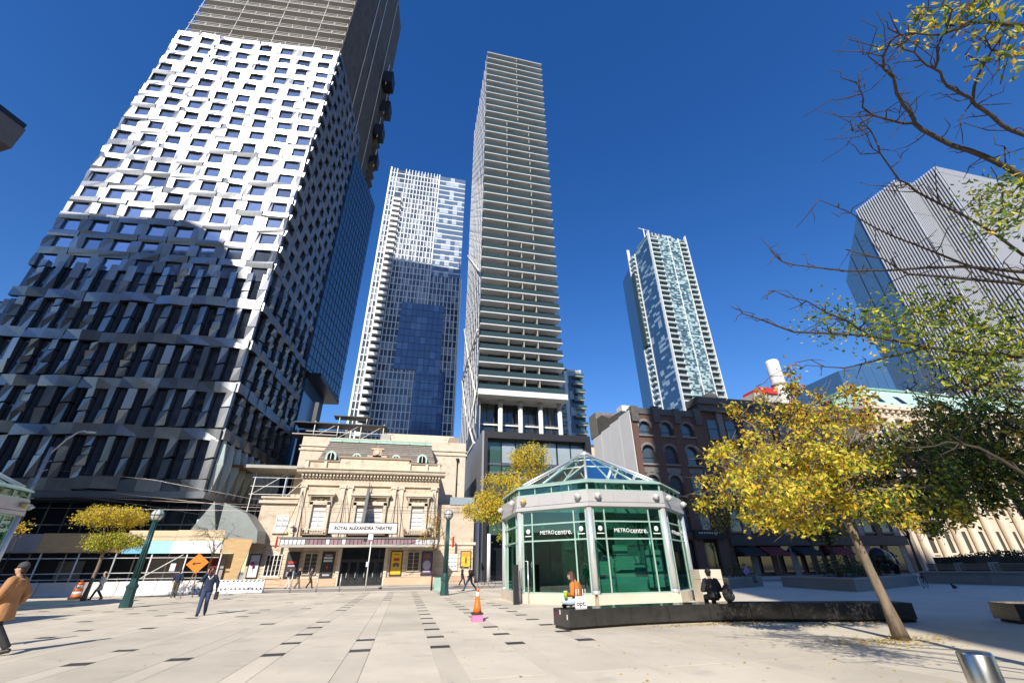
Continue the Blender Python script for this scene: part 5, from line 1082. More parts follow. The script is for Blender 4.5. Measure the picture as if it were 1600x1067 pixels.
# main yellow tree, leaning trunk
def wmain(q, r):  # autumn colours, with sunlit left and shaded right also put into the leaf mix
    if q.x > .5 and q.z < 4.9: return (.3, .5, 1.6, 4, 2.6, .1) if r.random() < .88 else (2, 2, 1, 0, 0, 1)
    if q.z > 4.7: return (2.2, 1.2, 1.2, .7, .3, 2.2)
    if q.x > -.7: return (1.0, 1.4, 2.2, 2.6, 1.0, .4)
    return (2.4, 4, 2.4, .5, 0, .5)
MTB = (11.54, 9.81, .012)
tree('plaza_tree', 'broad yellow-leaved tree with leaning bare trunk in front of the bench at right', MTB, [(0, 0, 0), (-.05, .03, .7), (-.13, .08, 1.5), (-.2, .12, 2.4), (-.22, .15, 3.2)],
     [((-2.1, .3, 3.6), (2.0, 2.2, 1.15), 4.4), ((-.6, .4, 4.3), (2.3, 2.4, 1.3), 4.2), ((1.6, .3, 3.7), (2.1, 2.2, 1.1), 5.0), ((-.9, .1, 5.7), (2.3, 1.9, .8), 1.5), ((-2.0, -.2, 2.75), (1.3, 1.3, .5), 1.5), ((.8, -.6, 2.9), (1.6, 1.4, .5), 1.6), ((3.4, .5, 4.2), (2.0, 1.8, 1.3), 3.4), ((3.0, .2, 3.1), (1.7, 1.5, .8), 2.0)],
     26500, .118, wmain, 21, .125, 22, per=82, cr=.29, twigs=6, bare=.04, droop=.6)
# limbs of the tree at the right edge
LIMBS = {
 'L1': [(7.53,2.09,5.19),(7.07,2.25,5.79),(6.73,2.29,6.16),(6.46,2.36,6.37),(6.18,2.38,6.59),(6.0,2.36,6.69),(5.9,2.3,6.71),(5.73,2.24,6.81),(5.58,2.17,6.88),(5.43,2.05,6.97),(5.26,2.01,7.04),(5.15,1.91,7.08),(5.08,1.77,7.08),(5.06,1.66,7.02)],
 'L1b': [(6.28,2.47,6.93),(6.0,2.5,6.92),(5.65,2.52,6.98),(5.4,2.45,6.97),(5.2,2.29,6.94),(4.98,2.18,6.92)],
 'L1c': [(5.93,2.65,7.24),(5.53,2.61,6.91),(5.17,2.55,6.55)],
 'L0': [(6.89,1.09,6.63),(6.35,1.27,7.01),(6.02,1.35,7.1),(5.79,1.41,7.08),(5.58,1.52,7.03),(5.36,1.58,7.0),(5.09,1.65,7.0)],
 'L2': [(7.39,1.82,5.6),(6.88,1.96,6.18),(6.66,1.98,6.32),(6.36,1.95,6.57),(6.22,1.9,6.59),(6.01,1.9,6.69),(5.82,1.86,6.76),(5.65,1.8,6.82),(5.46,1.78,6.88),(5.22,1.76,6.98),(5.07,1.75,6.98)],
 'L2b': [(6.15,1.96,7.28),(5.86,1.77,7.15),(5.57,1.58,7.02),(5.31,1.39,6.85)],
 'L2c': [(6.54,1.99,6.82),(6.21,1.72,6.79),(5.92,1.46,6.67),(5.65,1.22,6.54)],
 'L3': [(7.7,2.49,4.5),(7.27,2.82,4.81),(6.86,3.08,5.03),(6.3,3.56,5.24),(5.88,3.8,5.34),(5.29,4.07,5.57),(4.98,4.05,5.67)],
 'L3b': [(7.74,2.6,4.3),(7.27,2.88,4.67),(6.84,3.14,4.87),(6.35,3.41,5.07),(5.99,3.39,5.26),(5.56,3.49,5.43)],
 'L3c': [(7.44,2.93,4.77),(6.93,3.14,5.15),(6.45,3.25,5.49),(6.0,3.3,5.73),(5.62,3.27,5.91),(5.18,3.29,6.09)],
 'L3d': [(7.38,2.77,5.05),(6.85,2.8,5.64),(6.34,2.87,6.06),(6.06,2.83,6.17),(5.69,2.68,6.43),(5.41,2.51,6.57),(5.24,2.45,6.53)],
 'L4': [(7.82,2.98,3.57),(7.43,3.33,3.88),(7.09,3.6,4.04),(6.73,3.83,4.2),(6.25,4.13,4.49),(5.53,4.65,4.76),(5.1,4.74,4.98),(4.8,4.76,5.07)],
 'L4b': [(7.09,4.03,4.34),(6.55,4.3,4.24),(6.03,4.5,4.13),(5.48,4.6,4.17)],
 'L5': [(7.84,3.18,3.16),(7.36,3.48,3.48),(6.98,3.6,3.59),(6.6,3.82,3.47),(6.19,3.94,3.58)],
 'L6': [(7.79,3.6,2.22),(7.33,3.89,2.55),(6.95,3.97,2.87),(6.59,4.05,2.95),(6.21,4.18,2.89)],
 'L4c': [(6.69,4.42,4.69),(6.22,4.35,4.88),(5.62,4.34,5.14),(5.07,4.33,5.24)],
}
CLUSTERS = {
 'g': [(6.27,4.67,5.07),(6.49,4.47,4.92),(5.98,3.79,4.52),(6.16,3.66,4.37),(6.86,3.78,4.73),(6.88,3.55,4.7),(6.94,3.47,4.45),(6.77,3.23,4.11),(7.11,3.11,4.26),(7.2,3.17,3.94),(6.63,3.97,4.29),(6.5,3.57,3.89),(6.88,3.52,3.77),(6.99,3.34,3.57),(7.17,3.45,4.03)],
 'top': [(5.78,1.82,7.69),(5.78,1.58,7.7),(5.57,1.42,7.37),(5.69,1.43,7.11),(5.56,1.24,7.03),(5.52,1.17,6.75),(5.73,1.26,6.47),(6.01,1.14,6.86),(5.83,1.42,6.76),(6.07,1.44,6.58)],
 'fern': [(6.95,2.42,5.83),(6.74,2.28,5.52),(6.66,2.48,5.61),(6.52,2.36,5.24),(6.43,2.29,5.01),(6.58,2.53,5.22)],
 'dk': [(11.46,6.75,4.59),(11.99,6.67,4.45),(12.6,6.52,4.59),(11.79,7.42,4.22),(11.58,6.94,3.79),(12.45,6.83,3.94),(12.54,6.53,3.73),(11.66,7.95,3.44),(12.02,7.79,3.14),(12.1,7.42,2.94),(12.4,6.93,3.14),(11.14,8.15,2.75),(11.89,8.2,2.63),(12.17,7.75,2.58),(10.93,7.98,3.42),(12.56,6.16,4.32)],
}

ft_ = thing('overhanging_tree', 'nearby tree whose dark bare limbs and green leaves reach in from the right edge', 'tree', (8.9, 2.6, 0)); rg2 = random.Random(4)
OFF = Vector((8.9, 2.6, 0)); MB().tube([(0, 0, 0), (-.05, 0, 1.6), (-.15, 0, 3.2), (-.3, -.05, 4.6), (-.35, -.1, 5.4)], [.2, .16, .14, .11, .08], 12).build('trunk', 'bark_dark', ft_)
bb_ = MB(); lb_ = MB()
for k, pl in LIMBS.items():
    P = [Vector(p) - OFF for p in pl]; big_ = k in ('L1', 'L2', 'L3', 'L4', 'L0', 'L5', 'L6', 'L3b'); r0_ = .036 if k in ('L1', 'L4') else .027 if big_ else .016
    if big_: P = [Vector((-.2, 0, min(5.2, max(2.0, P[0].z - .9))))] + P
    P2 = [P[0]]
    for a, b_ in zip(P, P[1:]): P2 += [a.lerp(b_, .5) + Vector((rg2.gauss(0, .012), rg2.gauss(0, .012), rg2.gauss(0, .012))), b_]
    n = len(P2); bb_.tube(P2, [r0_ * (1 - .82 * i / (n - 1)) + .002 for i in range(n)], 7)
    for i in range(2, n):
        for _ in range(2):
            if rg2.random() < .55:
                d = Vector((rg2.gauss(-.1, .2), rg2.gauss(0, .2), rg2.gauss(.05, .2))); w_ = limb(bb_, P2[i], P2[i] + d, .008, .003, rg2, 3, .2)
                if rg2.random() < .5: limb(bb_, w_[1], w_[1] + Vector((rg2.gauss(0, .1), rg2.gauss(0, .1), rg2.gauss(0, .12))), .005, .002, rg2, 2, .2)
for key, wts, n, sz, cr in (('g', (.1, .5, 2.8, 4, .8, .05), 190, .08, .42), ('top', (.6, 1.4, 2.8, 1.6, .1, .4), 48, .09, .25), ('fern', (.1, .7, 2.2, 4, .4, 0), 110, .075, .3)):
    for c in CLUSTERS[key]:
        clump(lb_, Vector(c) - OFF, cr, n, sz, rg2, wts, .35, .2)
        for _ in range(4): limb(bb_, Vector(c) - OFF + Vector((rg2.gauss(0, .25), rg2.gauss(0, .25), rg2.gauss(0, .1))), Vector(c) - OFF, .005, .004, rg2, 2, .1)
bb_.build('branches', 'bark_dark', ft_); lb_.build('crown', LM, ft_, kind='stuff')
# other trees
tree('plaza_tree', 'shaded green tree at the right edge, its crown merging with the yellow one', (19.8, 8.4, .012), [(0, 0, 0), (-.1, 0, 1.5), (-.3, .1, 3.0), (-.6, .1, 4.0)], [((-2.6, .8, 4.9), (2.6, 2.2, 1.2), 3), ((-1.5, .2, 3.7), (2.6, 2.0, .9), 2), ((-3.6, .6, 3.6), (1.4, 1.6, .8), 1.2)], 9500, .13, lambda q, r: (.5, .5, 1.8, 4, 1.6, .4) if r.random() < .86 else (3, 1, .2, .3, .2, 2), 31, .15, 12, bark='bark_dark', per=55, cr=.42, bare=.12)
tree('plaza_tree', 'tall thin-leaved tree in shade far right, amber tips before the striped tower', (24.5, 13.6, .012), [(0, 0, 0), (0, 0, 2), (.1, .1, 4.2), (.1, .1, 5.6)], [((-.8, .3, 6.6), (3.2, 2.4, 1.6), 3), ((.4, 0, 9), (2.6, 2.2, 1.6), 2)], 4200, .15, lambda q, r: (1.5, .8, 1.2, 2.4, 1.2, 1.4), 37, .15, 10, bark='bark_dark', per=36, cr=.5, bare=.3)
tree('street_tree', 'young honey locust with bright yellow layered crown before the grey barriers', (-20.6, 38.6, .012), [(0, 0, 0), (.05, 0, .9), (.12, 0, 1.9), (.1, 0, 3.0), (.1, 0, 3.4)], [((-.1, 0, 5.2), (2.2, 1.8, .5), 3.2), ((.5, 0, 3.6), (1.8, 1.5, .45), 2.2)], 13000, .115, lambda q, r: (3, 4, .6, .1, 0, .3) if q.z > 4.5 else (.5, 2.2, 4, 1.2, 0, 0), 41, .12, 10, per=60, cr=.42, droop=.9)
tree('street_tree', 'large yellow and green honey locust standing between theatre and lettered pavilion', (11.6, 44.6, 0), [(0, 0, 0), (0, 0, 2), (.1, 0, 4), (.1, 0, 5.5)], [((-1.0, 0, 8.2), (4.2, 3, 2.3), 5), ((.6, 0, 11.6), (2.4, 2, 1.7), 2), ((-3.9, 0, 6.8), (2.6, 1.8, 1.3), 2.6), ((-.6, 0, 4.6), (2.4, 1.6, 1.1), 1.1)], 21000, .18, lambda q, r: (4, 3.2, 1.6, .7, .1, .3) if q.z > 6 else (1, 1.2, 2.6, 2.4, .4, .1), 43, .2, 16, per=60, cr=.62, droop=.8)
tree('street_tree', 'thin street tree with sparse brown leaves beside the right globe lamp', (2.45, 42.0, 0), [(0, 0, 0), (0, 0, 2), (.05, 0, 3.2)], [((.1, 0, 4.6), (1.3, 1.0, 1.6), 1)], 700, .13, lambda q, r: (1.6, .8, .5, .3, .1, 3.2), 47, .055, 7, bark='bark_dark', per=22, cr=.4, bare=.15)
tree('street_tree', 'small bare street tree in front of the mural hoarding', (-14.4, 40.5, .0), [(0, 0, 0), (.05, 0, 1.6), (.1, 0, 2.9)], [((-.2, 0, 4.2), (1.9, 1.2, 1.1), 1)], 60, .12, lambda q, r: (1, 1, .2, 0, 0, 2), 53, .05, 8, bark='bark_dark', per=2, cr=.3, twigs=5)
for i, (x, y, l, s) in enumerate(((24.5, 45.5, 'shaded brownish tree just right of the pavilion roof', 61), (35, 46, 'shaded tree before the brick building, left of the yellow crown', 62), (46, 46, 'dark tree behind the angled planter near the sculpture', 63), (58, 44, 'dark tree at the end of the brick building before the copper roof', 64), (33.6, 31.8, 'dark young tree growing out of the angled planter', 65))):
    k = 1.0 if i < 4 else .7
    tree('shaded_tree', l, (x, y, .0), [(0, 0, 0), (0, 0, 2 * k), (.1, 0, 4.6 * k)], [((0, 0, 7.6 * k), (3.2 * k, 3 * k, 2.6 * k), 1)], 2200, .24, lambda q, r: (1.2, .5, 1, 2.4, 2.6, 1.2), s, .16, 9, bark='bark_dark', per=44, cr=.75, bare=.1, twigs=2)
sp_ = thing('leafy_sprig', 'tuft of orange leaves beside the left pavilion column', 'tree', (-24.5, 36.5, 0)); b = MB(); rg3 = random.Random(8); clump(b, (0, 0, 4.3), .55, 130, .16, rg3, (4, 2, .4, .1, 0, 2)); b.build('crown', LM, sp_, kind='stuff'); MB().tube([(0, 0, 0), (.05, 0, 2), (0, 0, 4.3)], [.05, .04, .02], 6).build('trunk', 'bark_dark', sp_)
# fallen leaves
fl = MB(); rgf = random.Random(12)
def fallen(n, fx, fy, sx, sy, size=.075):
    for _ in range(n):
        x, y = rgf.gauss(fx, sx), rgf.gauss(fy, sy); a = rgf.uniform(0, 2 * PI); s = size * rgf.uniform(.6, 1.3); fl.cm = rgf.choices(range(6), (3, 2, .4, .1, .1, 3))[0]
        d = Vector((math.cos(a), math.sin(a), rgf.uniform(-.15, .3))); e = Vector((-math.sin(a), math.cos(a), rgf.uniform(-.2, .2))); p = Vector((x, y, .022)); fl.F([fl.V(v) for v in (p, p + d * s * .5 + e * s * .3, p + d * s, p + d * s * .5 - e * s * .3)])
fallen(520, 11.2, 9.75, .95, .38); fallen(420, 9.6, 13.75, 1.6, .2); fallen(200, 12.6, 12.6, 1.6, .3); fallen(160, 8, 9, 4, 3); fallen(110, 2, 14, 7, 6, .06)
o = fl.build('fallen_leaves', LM, None, kind='stuff'); tag(o, 'yellow and brown leaves fallen on the paving round bench and trunk', 'leaves')
# ------------------------------------------------------------------ people
mat('skin', (.52, .31, .21), .55, var=.06, scale=8); mat('skin_dark', (.15, .08, .055), .55, var=.06, scale=8); mat('hair_dark', (.018, .013, .011), .6, var=.3, scale=20, stretch=(1, 1, .15), bump=.6, bscale=60); mat('hair_brown', (.085, .035, .022), .5, var=.4, scale=20, stretch=(1, 1, .12), bump=.6, bscale=60)
mat('tan_wool', (.40, .20, .085), .9, var=.14, scale=6, bump=.5, bscale=9); mat('navy', (.018, .028, .065), .85, var=.25, scale=5, bump=.5, bscale=8); mat('denim', (.035, .055, .12), .85, var=.25, scale=7, bump=.4, bscale=10); mat('denim_light', (.42, .52, .62), .85, var=.15, scale=7, bump=.3, bscale=10); mat('black_cloth', (.02, .02, .022), .8, var=.4, scale=5, bump=.35, bscale=7)
mat('beanie', (.06, .062, .065), .9, var=.2, scale=30, bump=.5, bscale=60); mat('white_cloth', (.62, .60, .55), .85, var=.1, bump=.4, bscale=8); mat('straw', (.55, .42, .22), .8); mat('olive', (.10, .09, .06), .85); mat('orange_knit', (.48, .17, .035), .9, var=.12, scale=12, bump=.5, bscale=25); mat('purple_cloth', (.36, .26, .55), .8); mat('shoe', (.02, .02, .022), .5); mat('shoe_white', (.6, .6, .6), .5); mat('eye', (.01, .008, .008), .2); mat('grey_cloth', (.13, .125, .12), .85, bump=.4, bscale=8)
def remesh(o, v, sm=4):
    r = o.modifiers.new('remesh', 'REMESH'); r.mode = 'VOXEL'; r.voxel_size = v; r.use_smooth_shade = True
    s = o.modifiers.new('smooth', 'SMOOTH'); s.factor = .5; s.iterations = sm
    return o
def hand(b, p, d, out, cl=.5):
    """palm and five bent fingers; d = forearm direction, out = side of the thumb"""
    p = Vector(p); d = Vector(d).normalized(); out = Vector(out); out = (out - d * out.dot(d)).normalized(); pn = d.cross(out)
    b.tube([p - d * .01, p + d * .045, p + d * .085], [.026, .036, .032], 8, sq=.55)
    for k, L_ in enumerate((.068, .078, .072, .056)):
        o = p + d * .08 + out * (.027 - .018 * k); m = o + d * L_ * .55 + pn * cl * .018; e = m + d * L_ * .4 * (1 - cl * .5) + pn * L_ * cl * .55; b.tube([o, m, e], [.0095, .009, .007], 6)
    o = p + d * .02 + out * .03; b.tube([o, o + out * .028 + d * .028, o + out * .036 + d * .06 + pn * .012], [.012, .011, .008], 6)
def person(label, loc, rz, top, bottom, hair='hair_dark', skin='skin', stride=.3, h=1.74, lean=.0, arms=None, hat=None, shoes='shoe', coat=0.0, longhair=0.0, seat=None, headturn=(0, 0), bulky=1.0, vox=.017, group='people crossing the square'):
    t = thing('person', label, 'person', loc, rz, group); k = h / 1.74
    V3 = lambda x, y, z: Vector((x, y, z)) * k
    if seat is None:
        pel = V3(0, 0, .93 - .10 * stride * stride); hips = [pel + V3(s * .09, 0, 0) for s in (-1, 1)]
        feet = [V3(-.09, -stride, .075), V3(.09, stride * .95, .075 + .10 * stride)]
        knees = [hips[0].lerp(feet[0], .5) + V3(0, -.05, .01), hips[1].lerp(feet[1], .5) + V3(0, -.12 - .10 * stride, .02)]
        toes = [feet[0] + V3(-.02, -.17, -.03), feet[1] + V3(.02, -.15, -.05 - .06 * stride)]
    else:
        pel = V3(0, 0, .13); hips = [pel + V3(s * .09, 0, 0) for s in (-1, 1)]
        if seat == 'crossed': knees = [V3(-.36, -.30, .17), V3(.34, -.32, .17)]; feet = [V3(.12, -.42, .07), V3(-.14, -.38, .07)]; toes = [V3(.27, -.40, .05), V3(-.29, -.36, .05)]
        else: knees = [V3(-.12, -.46, .14), V3(.12, -.46, .14)]; feet = [V3(-.13, -.50, -.30), V3(.13, -.50, -.30)]; toes = [V3(-.14, -.66, -.36), V3(.14, -.66, -.36)]
    L_ = lambda z, dz=0: pel + V3(0, -lean * z, z)
    waist, chest, shl, nk, hd_ = L_(.16), L_(.36), L_(.49), L_(.56), L_(.70) + V3(headturn[0], headturn[1], 0)
    sh = [shl + V3(s * .17, 0, -.02) for s in (-1, 1)]
    if arms is None: arms = [((-.27, .10, .22), (-.26, -.06 - .2 * stride, .0)), ((.27, -.05, .22), (.26, .05 + .2 * stride, .02))]
    el = [pel + V3(*a[0]) for a in arms]; ha = [pel + V3(*a[1]) for a in arms]
    b = MB(); kk = k
    for i in (0, 1):
        b.tube([hips[i], hips[i].lerp(knees[i], .5), knees[i], knees[i].lerp(feet[i], .4), feet[i]], [.085*k, .078*k, .055*k, .052*k, .038*k], 10); b.tube([feet[i] + V3(0, .05, -.03), feet[i] + V3(0, 0, -.03), toes[i]], [.035*k, .042*k, .028*k], 8)
        b.tube([sh[i], el[i], el[i].lerp(ha[i], .35), ha[i]], [.05*k, .04*k, .04*k, .026*k], 8); s_ = 1 if i == 0 else -1; hand(b, ha[i], ha[i] - el[i], (s_, -.3, 0), .6)
    b.tube([pel - V3(0, 0, .06), pel, waist, chest, shl, nk - V3(0, 0, .02)], [.12*k, .15*k, .125*k, .155*k, .14*k, .06*k], 14, sq=.68); b.tube([nk - V3(0, 0, .06), nk, hd_ - V3(0, 0, .04)], [.056*k, .052*k, .055*k], 10)
    b.ell(hd_, (.077*k, .097*k, .118*k), 14, 10); b.ell(hd_ + V3(0, -.035, -.05), (.058*k, .062*k, .062*k), 10, 8)
    b.tube([hd_ + V3(0, -.088, .03), hd_ + V3(0, -.118, -.018), hd_ + V3(0, -.092, -.03)], [.010*k, .018*k, .013*k], 6)
    for s in (-1, 1): b.ell(hd_ + V3(s * .078, .008, -.005), (.014*k, .026*k, .034*k), 8, 6)
    body = remesh(b.build('body', skin, t), vox * .85, 2)
    for s in (-1, 1): MB().ell(hd_ + V3(s * .032, -.088, .012), (.012*k, .008*k, .008*k), 8, 6).build('eye', 'eye', body)
    MB().tube([hd_ + V3(-.024, -.094, -.055), hd_ + V3(0, -.101, -.053), hd_ + V3(.024, -.094, -.055)], [.004, .007, .004], 6).build('mouth', 'rust', body)
    # trousers
    b = MB()
    for i in (0, 1): b.tube([hips[i] + V3(0, 0, .04), hips[i].lerp(knees[i], .5), knees[i], knees[i].lerp(feet[i], .5), feet[i] + (knees[i] - feet[i]).normalized() * .01], [.115*k, .100*k, .082*k, .076*k, .070*k], 10)
    b.tube([pel - V3(0, 0, .09), pel, waist], [.13*k, .172*k, .15*k], 14, sq=.74); remesh(b.build('trousers', bottom, t), vox, 5)
    for i in (0, 1): q = MB(); q.tube([feet[i] + V3(0, .065, -.035), feet[i] + V3(0, .0, -.03), feet[i].lerp(toes[i], .6) + V3(0, 0, -.012), toes[i]], [.04*k, .05*k, .047*k, .032*k], 10); remesh(q.build('shoe', shoes, t), .012, 2)
    # top
    b = MB(); g = bulky
    b.tube([pel + V3(0, 0, -.02 - coat), pel + V3(0, 0, .04), waist, chest, shl, nk - V3(0, -.01, .035)], [(.178 + coat * .12)*k*g, .172*k*g, .162*k*g, .182*k*g, .165*k*g, .078*k], 16, sq=.74)
    for i in (0, 1): b.tube([sh[i].lerp(shl, .35), sh[i], sh[i].lerp(el[i], .5), el[i], el[i].lerp(ha[i], .5), ha[i] + (el[i] - ha[i]).normalized() * .02], [.08*k*g, .078*k*g, .072*k*g, .064*k*g, .058*k*g, .047*k*g], 10)
    b.tube([nk - V3(0, 0, .07), nk - V3(0, 0, .01)], [.085*k, .075*k], 10); remesh(b.build('top', top, t), vox, 6)
    # hair or hat
    b = MB(); b.ell(hd_ + V3(0, .018, .026), (.087*k, .100*k, .108*k), 14, 10); b.ell(hd_ + V3(0, .05, -.03), (.074*k, .06*k, .085*k), 10, 8)
    if longhair: b.tube([hd_ + V3(0, .05, .05), hd_ + V3(0, .085, -.12), hd_ + V3(.01, .10, -.12 - longhair * .6), hd_ + V3(.015, .09, -.12 - longhair)], [.10*k, .115*k, .13*k, .06*k], 12, sq=.6)
    ho_ = b.build('hair', hair, t); cut = ho_; remesh(ho_, .014, 2)
    if hat: b = MB(); b.ell(hd_ + V3(0, .015, .055), (.096*k, .108*k, .095*k), 14, 10); b.lathe([(.100*k, -.01), (.102*k, .03), (.09*k, .04)], hd_ + V3(0, .015, .03), 16); b.build('hat', hat, t)
    t['_'] = 1; del t['_']; return t, dict(pel=pel, chest=chest, shl=shl, hd=hd_, ha=ha, k=k)
Z = .012
pm, J = person('person in tan wool jacket and dark knit cap striding past the left edge', (-8.88, 13.9, Z), rad(-86), 'tan_wool', 'black_cloth', hat='beanie', stride=.40, h=1.84, lean=.06, bulky=1.22, coat=.27, vox=.013, arms=[((-.29, .12, .20), (-.30, .02, -.03)), ((.29, -.05, .2), (.27, -.2, .05))])
person('person in black walking just behind the tan jacket, cut by the left edge', (-10.15, 14.9, Z), rad(-80), 'black_cloth', 'black_cloth', stride=.3, h=1.76)
person('person in cream coat and straw hat walking by the striped barrel', (-20.3, 39.4, Z), rad(-80), 'white_cloth', 'olive', hat='straw', stride=.36, coat=.32, h=1.68, bulky=1.1, vox=.022)
pp, J = person('person in navy sweater and jeans talking on a phone in the open square', (-8.0, 23.2, Z), rad(12), 'navy', 'denim', skin='skin_dark', stride=.26, h=1.76, bulky=1.12, coat=.06, arms=[((-.33, -.10, .30), (-.13, -.15, .60)), ((.30, .08, .22), (.30, .18, .02))])
bx('phone', 'ink', pp, J['ha'][0].x + .015, J['ha'][0].x + .03, J['ha'][0].y - .06, J['ha'][0].y + .02, J['ha'][0].z - .01, J['ha'][0].z + .13)
MB().tube([J['shl'] + Vector((-.1, -.12, .02)), J['shl'] + Vector((0, -.15, -.12)), J['shl'] + Vector((.1, -.12, .02))], .022, 6).build('collar', 'white_cloth', pp)
bg1 = MB().box(.28, .42, .1, .34, .55, .85); bg1.build('shoulder_bag', 'ink', pp, .02)
person('person in navy jacket standing left of the orange diamond sign', (-15.75, 39.6, Z), rad(200), 'navy', 'olive', stride=.12, h=1.8, vox=.022)
person('person in black top and white trousers, leftmost of the trio by the theatre', (-10.55, 49.95, .112), rad(80), 'black_cloth', 'white_cloth', stride=.25, vox=.024)
person('person in dark jacket, middle of the trio by the theatre wall', (-9.75, 50.2, .112), rad(75), 'black_cloth', 'grey_cloth', stride=.28, vox=.024, h=1.78)
person('person in grey coat, rightmost of the trio by the theatre wall', (-8.65, 50.1, .112), rad(85), 'grey_cloth', 'black_cloth', stride=.3, vox=.024, coat=.2)
pw, J = person('person in dark jacket and jeans striding with a bag right of the globe lamp', (5.45, 39.9, Z), rad(-70), 'black_cloth', 'denim', stride=.52, h=1.8, lean=.12, vox=.022); MB().tbox(-.17, .17, .08, .30, 1.05, 1.5, .03).build('backpack', 'ink', pw, .03)
person('person in black standing under the yellow poster of the theatre wing', (6.0, 50.3, .112), rad(95), 'black_cloth', 'black_cloth', stride=.28, vox=.024)
person('person in white top and jeans beside the parked bicycle', (9.25, 44.0, 0), rad(100), 'white_cloth', 'denim', hair='hair_brown', stride=.2, vox=.024)
ps, J = person('long-haired person in orange sweater sitting cross-legged on the bench end', (5.35, 14.55, .512), rad(-140), 'orange_knit', 'denim_light', hair='hair_brown', longhair=.38, seat='crossed', h=1.78, lean=.16, shoes='olive', headturn=(0, -.10), bulky=1.12, vox=.013, arms=[((-.28, -.02, .22), (-.14, -.34, .16)), ((.28, -.02, .22), (.12, -.34, .18))], group='people sitting on the bench')
to = thing('tote_bag', 'white tote bag with black printed letters leaning on the person in orange', 'bag', (5.28, 14.15, .512), rad(-14)); MB().tbox(-.18, .17, -.05, .05, 0, .31, .02).build('bag', 'sign_white', to, .015); text('opt:', .18, 'ink', to, (0, -.049, .13), ext=.002, off=.004)
for s in (-.1, .1): MB().tube([(s - .03, 0, .30), (s - .02, 0, .5), (s + .05, 0, .5), (s + .05, 0, .35)], .01, 5).build('strap', 'sign_white', to)
cu = thing('drink_cup', 'bright yellow-green paper cup held before the person in orange', 'cup', (4.92, 14.45, .512)); MB().lathe([(.045, .25), (.06, .42), (.062, .43)], n=14).build('cup', mat('lime', (.45, .65, .02), .5), cu); MB().lathe([(.064, .43), (.06, .45)], n=14).build('lid', 'sign_white', cu)
pb, J = person('person in hooded black jacket hunched on the bench beside the stone pier', (10.35, 14.9, .512), rad(165), 'black_cloth', 'black_cloth', seat='down', h=1.78, lean=.22, bulky=1.28, headturn=(0, -.03), hat='black_cloth', arms=[((-.3, -.1, .2), (-.1, -.32, .22)), ((.3, -.1, .2), (.1, -.32, .22))], vox=.015, group='people sitting on the bench')
bp = thing('backpack', 'bulging black backpack standing on the bench right of the hunched person', 'backpack', (10.68, 14.62, .512), rad(10)); b = MB(); b.ell((0, 0, .26), (.2, .15, .27), 14, 10); b.ell((0, -.11, .17), (.15, .1, .14), 12, 8); b.tube([(-.08, 0, .5), (0, 0, .58), (.08, 0, .5)], .018, 6); remesh(b.build('bag', 'black_cloth', bp), .014, 2); bx('buckle', 'galv', bp, -.03, .03, -.215, -.2, .2, .26)
person('person in purple jacket sitting on the far planter edge', (27.2, 34.2, .75), rad(20), 'purple_cloth', 'grey_cloth', seat='down', h=1.7, vox=.024, group='people sitting on the far side')
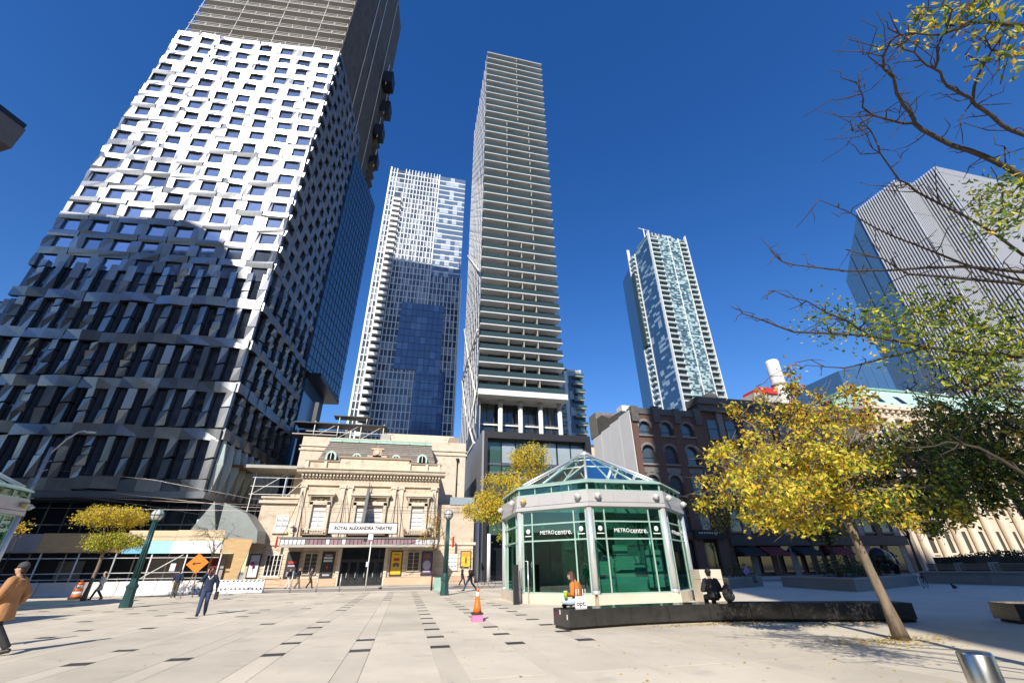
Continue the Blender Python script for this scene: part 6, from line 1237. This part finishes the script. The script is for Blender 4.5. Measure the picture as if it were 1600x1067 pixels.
# ------------------------------------------------------------------ bicycles, sculpture, pigeon
def bicycle(loc, rz, label):
    t = thing('bicycle', label, 'bicycle', loc, rz, 'parked bicycles')
    for x in (-.52, .52):
        wl = MB().tube([(x + .33 * math.cos(a), 0, .345 + .33 * math.sin(a)) for a in [2 * PI * j / 24 for j in range(25)]], .017, 6, caps=False).build('wheel', 'rubber', t)
        sp2_ = MB()
        for j in range(12): a = 2 * PI * j / 12; sp2_.tube([(x, 0, .345), (x + .32 * math.cos(a), 0, .345 + .32 * math.sin(a))], .004, 4)
        sp2_.build('spokes', 'galv', wl)
    f = MB()
    for a, b_ in (((-.52, .345), (-.15, .32)), ((-.15, .32), (-.28, .80)), ((-.52, .345), (-.25, .72)), ((-.15, .32), (.36, .72)), ((-.25, .72), (.36, .80)), ((.52, .345), (.34, .92))): f.tube([(a[0], 0, a[1]), (b_[0], 0, b_[1])], .02, 6)
    f.build('frame', 'ink', t); MB().ell((-.3, 0, .88), (.13, .06, .04), 10, 6).build('saddle', 'ink', t); MB().tube([(.34, 0, .9), (.34, 0, .98), (.40, .25, 1.0)], .015, 6).tube([(.34, 0, .98), (.40, -.25, 1.0)], .015, 6).build('handlebar', 'galv', t); MB().lathe([(.09, 0), (.09, .01)], (-.15, 0, .32), 12).build('crank', 'galv', t)
bicycle((7.75, 45.6, -.04), rad(-10), 'parked bicycle at the kerb left of the pavilion'); bicycle((36.2, 27.6, 0), rad(25), 'bicycle leaning by the angled planter behind the tree trunk'); bicycle((42.4, 33.2, 0), rad(20), 'bicycle parked beside the dark sculpture'); bicycle((39.5, 40.5, 0), rad(15), 'bicycle behind the angled planter in deep shade')
mat('bronze', (.035, .03, .027), .32, .8, var=.3, scale=3)
sc_ = thing('bronze_sculpture', 'large dark rounded bronze animal sculpture behind the angled planter', 'sculpture', (44.2, 36.6, 0), rad(12)); b = MB(); b.ell((0, 0, 1.85), (1.35, .75, .95), 18, 12); b.ell((-.5, 0, 2.2), (.8, .68, .75), 14, 10); b.tube([(1.0, 0, 2.1), (1.6, 0, 1.9), (2.1, 0, 1.5)], [.6, .45, .26], 12)
for x in (-.85, .75):
    for y in (-.4, .4): b.tube([(x, y, 1.5), (x + .05, y, .8), (x, y, .05)], [.36, .24, .2], 10)
for s in (-1, 1): b.ell((1.5, s * .42, 2.2), (.1, .2, .1), 8, 6)
remesh(b.build('body', 'bronze', sc_), .06, 4); bx('plinth', 'planter_stone', sc_, -1.6, 2.0, -.9, .9, .0, .1)
pg = thing('pigeon', 'dark pigeon standing on the shaded paving at right', 'bird', (34.0, 24.2, .012), rad(10)); b = MB(); b.ell((0, 0, .22), (.19, .1, .11), 12, 8); b.tube([(-.1, 0, .24), (-.17, 0, .34)], [.07, .045], 8); b.ell((-.19, 0, .37), (.06, .05, .05), 10, 8); b.tube([(.12, 0, .22), (.36, 0, .16)], [.08, .05], 8, sq=.4); b.tube([(-.24, 0, .365), (-.29, 0, .35)], [.014, .004], 6); remesh(b.build('body', 'ink', pg), .012, 2)
for s in (-.03, .03): MB().tube([(0, s, .14), (.0, s, .0), (-.05, s, 0)], .008, 5).build('leg', 'pink', pg)
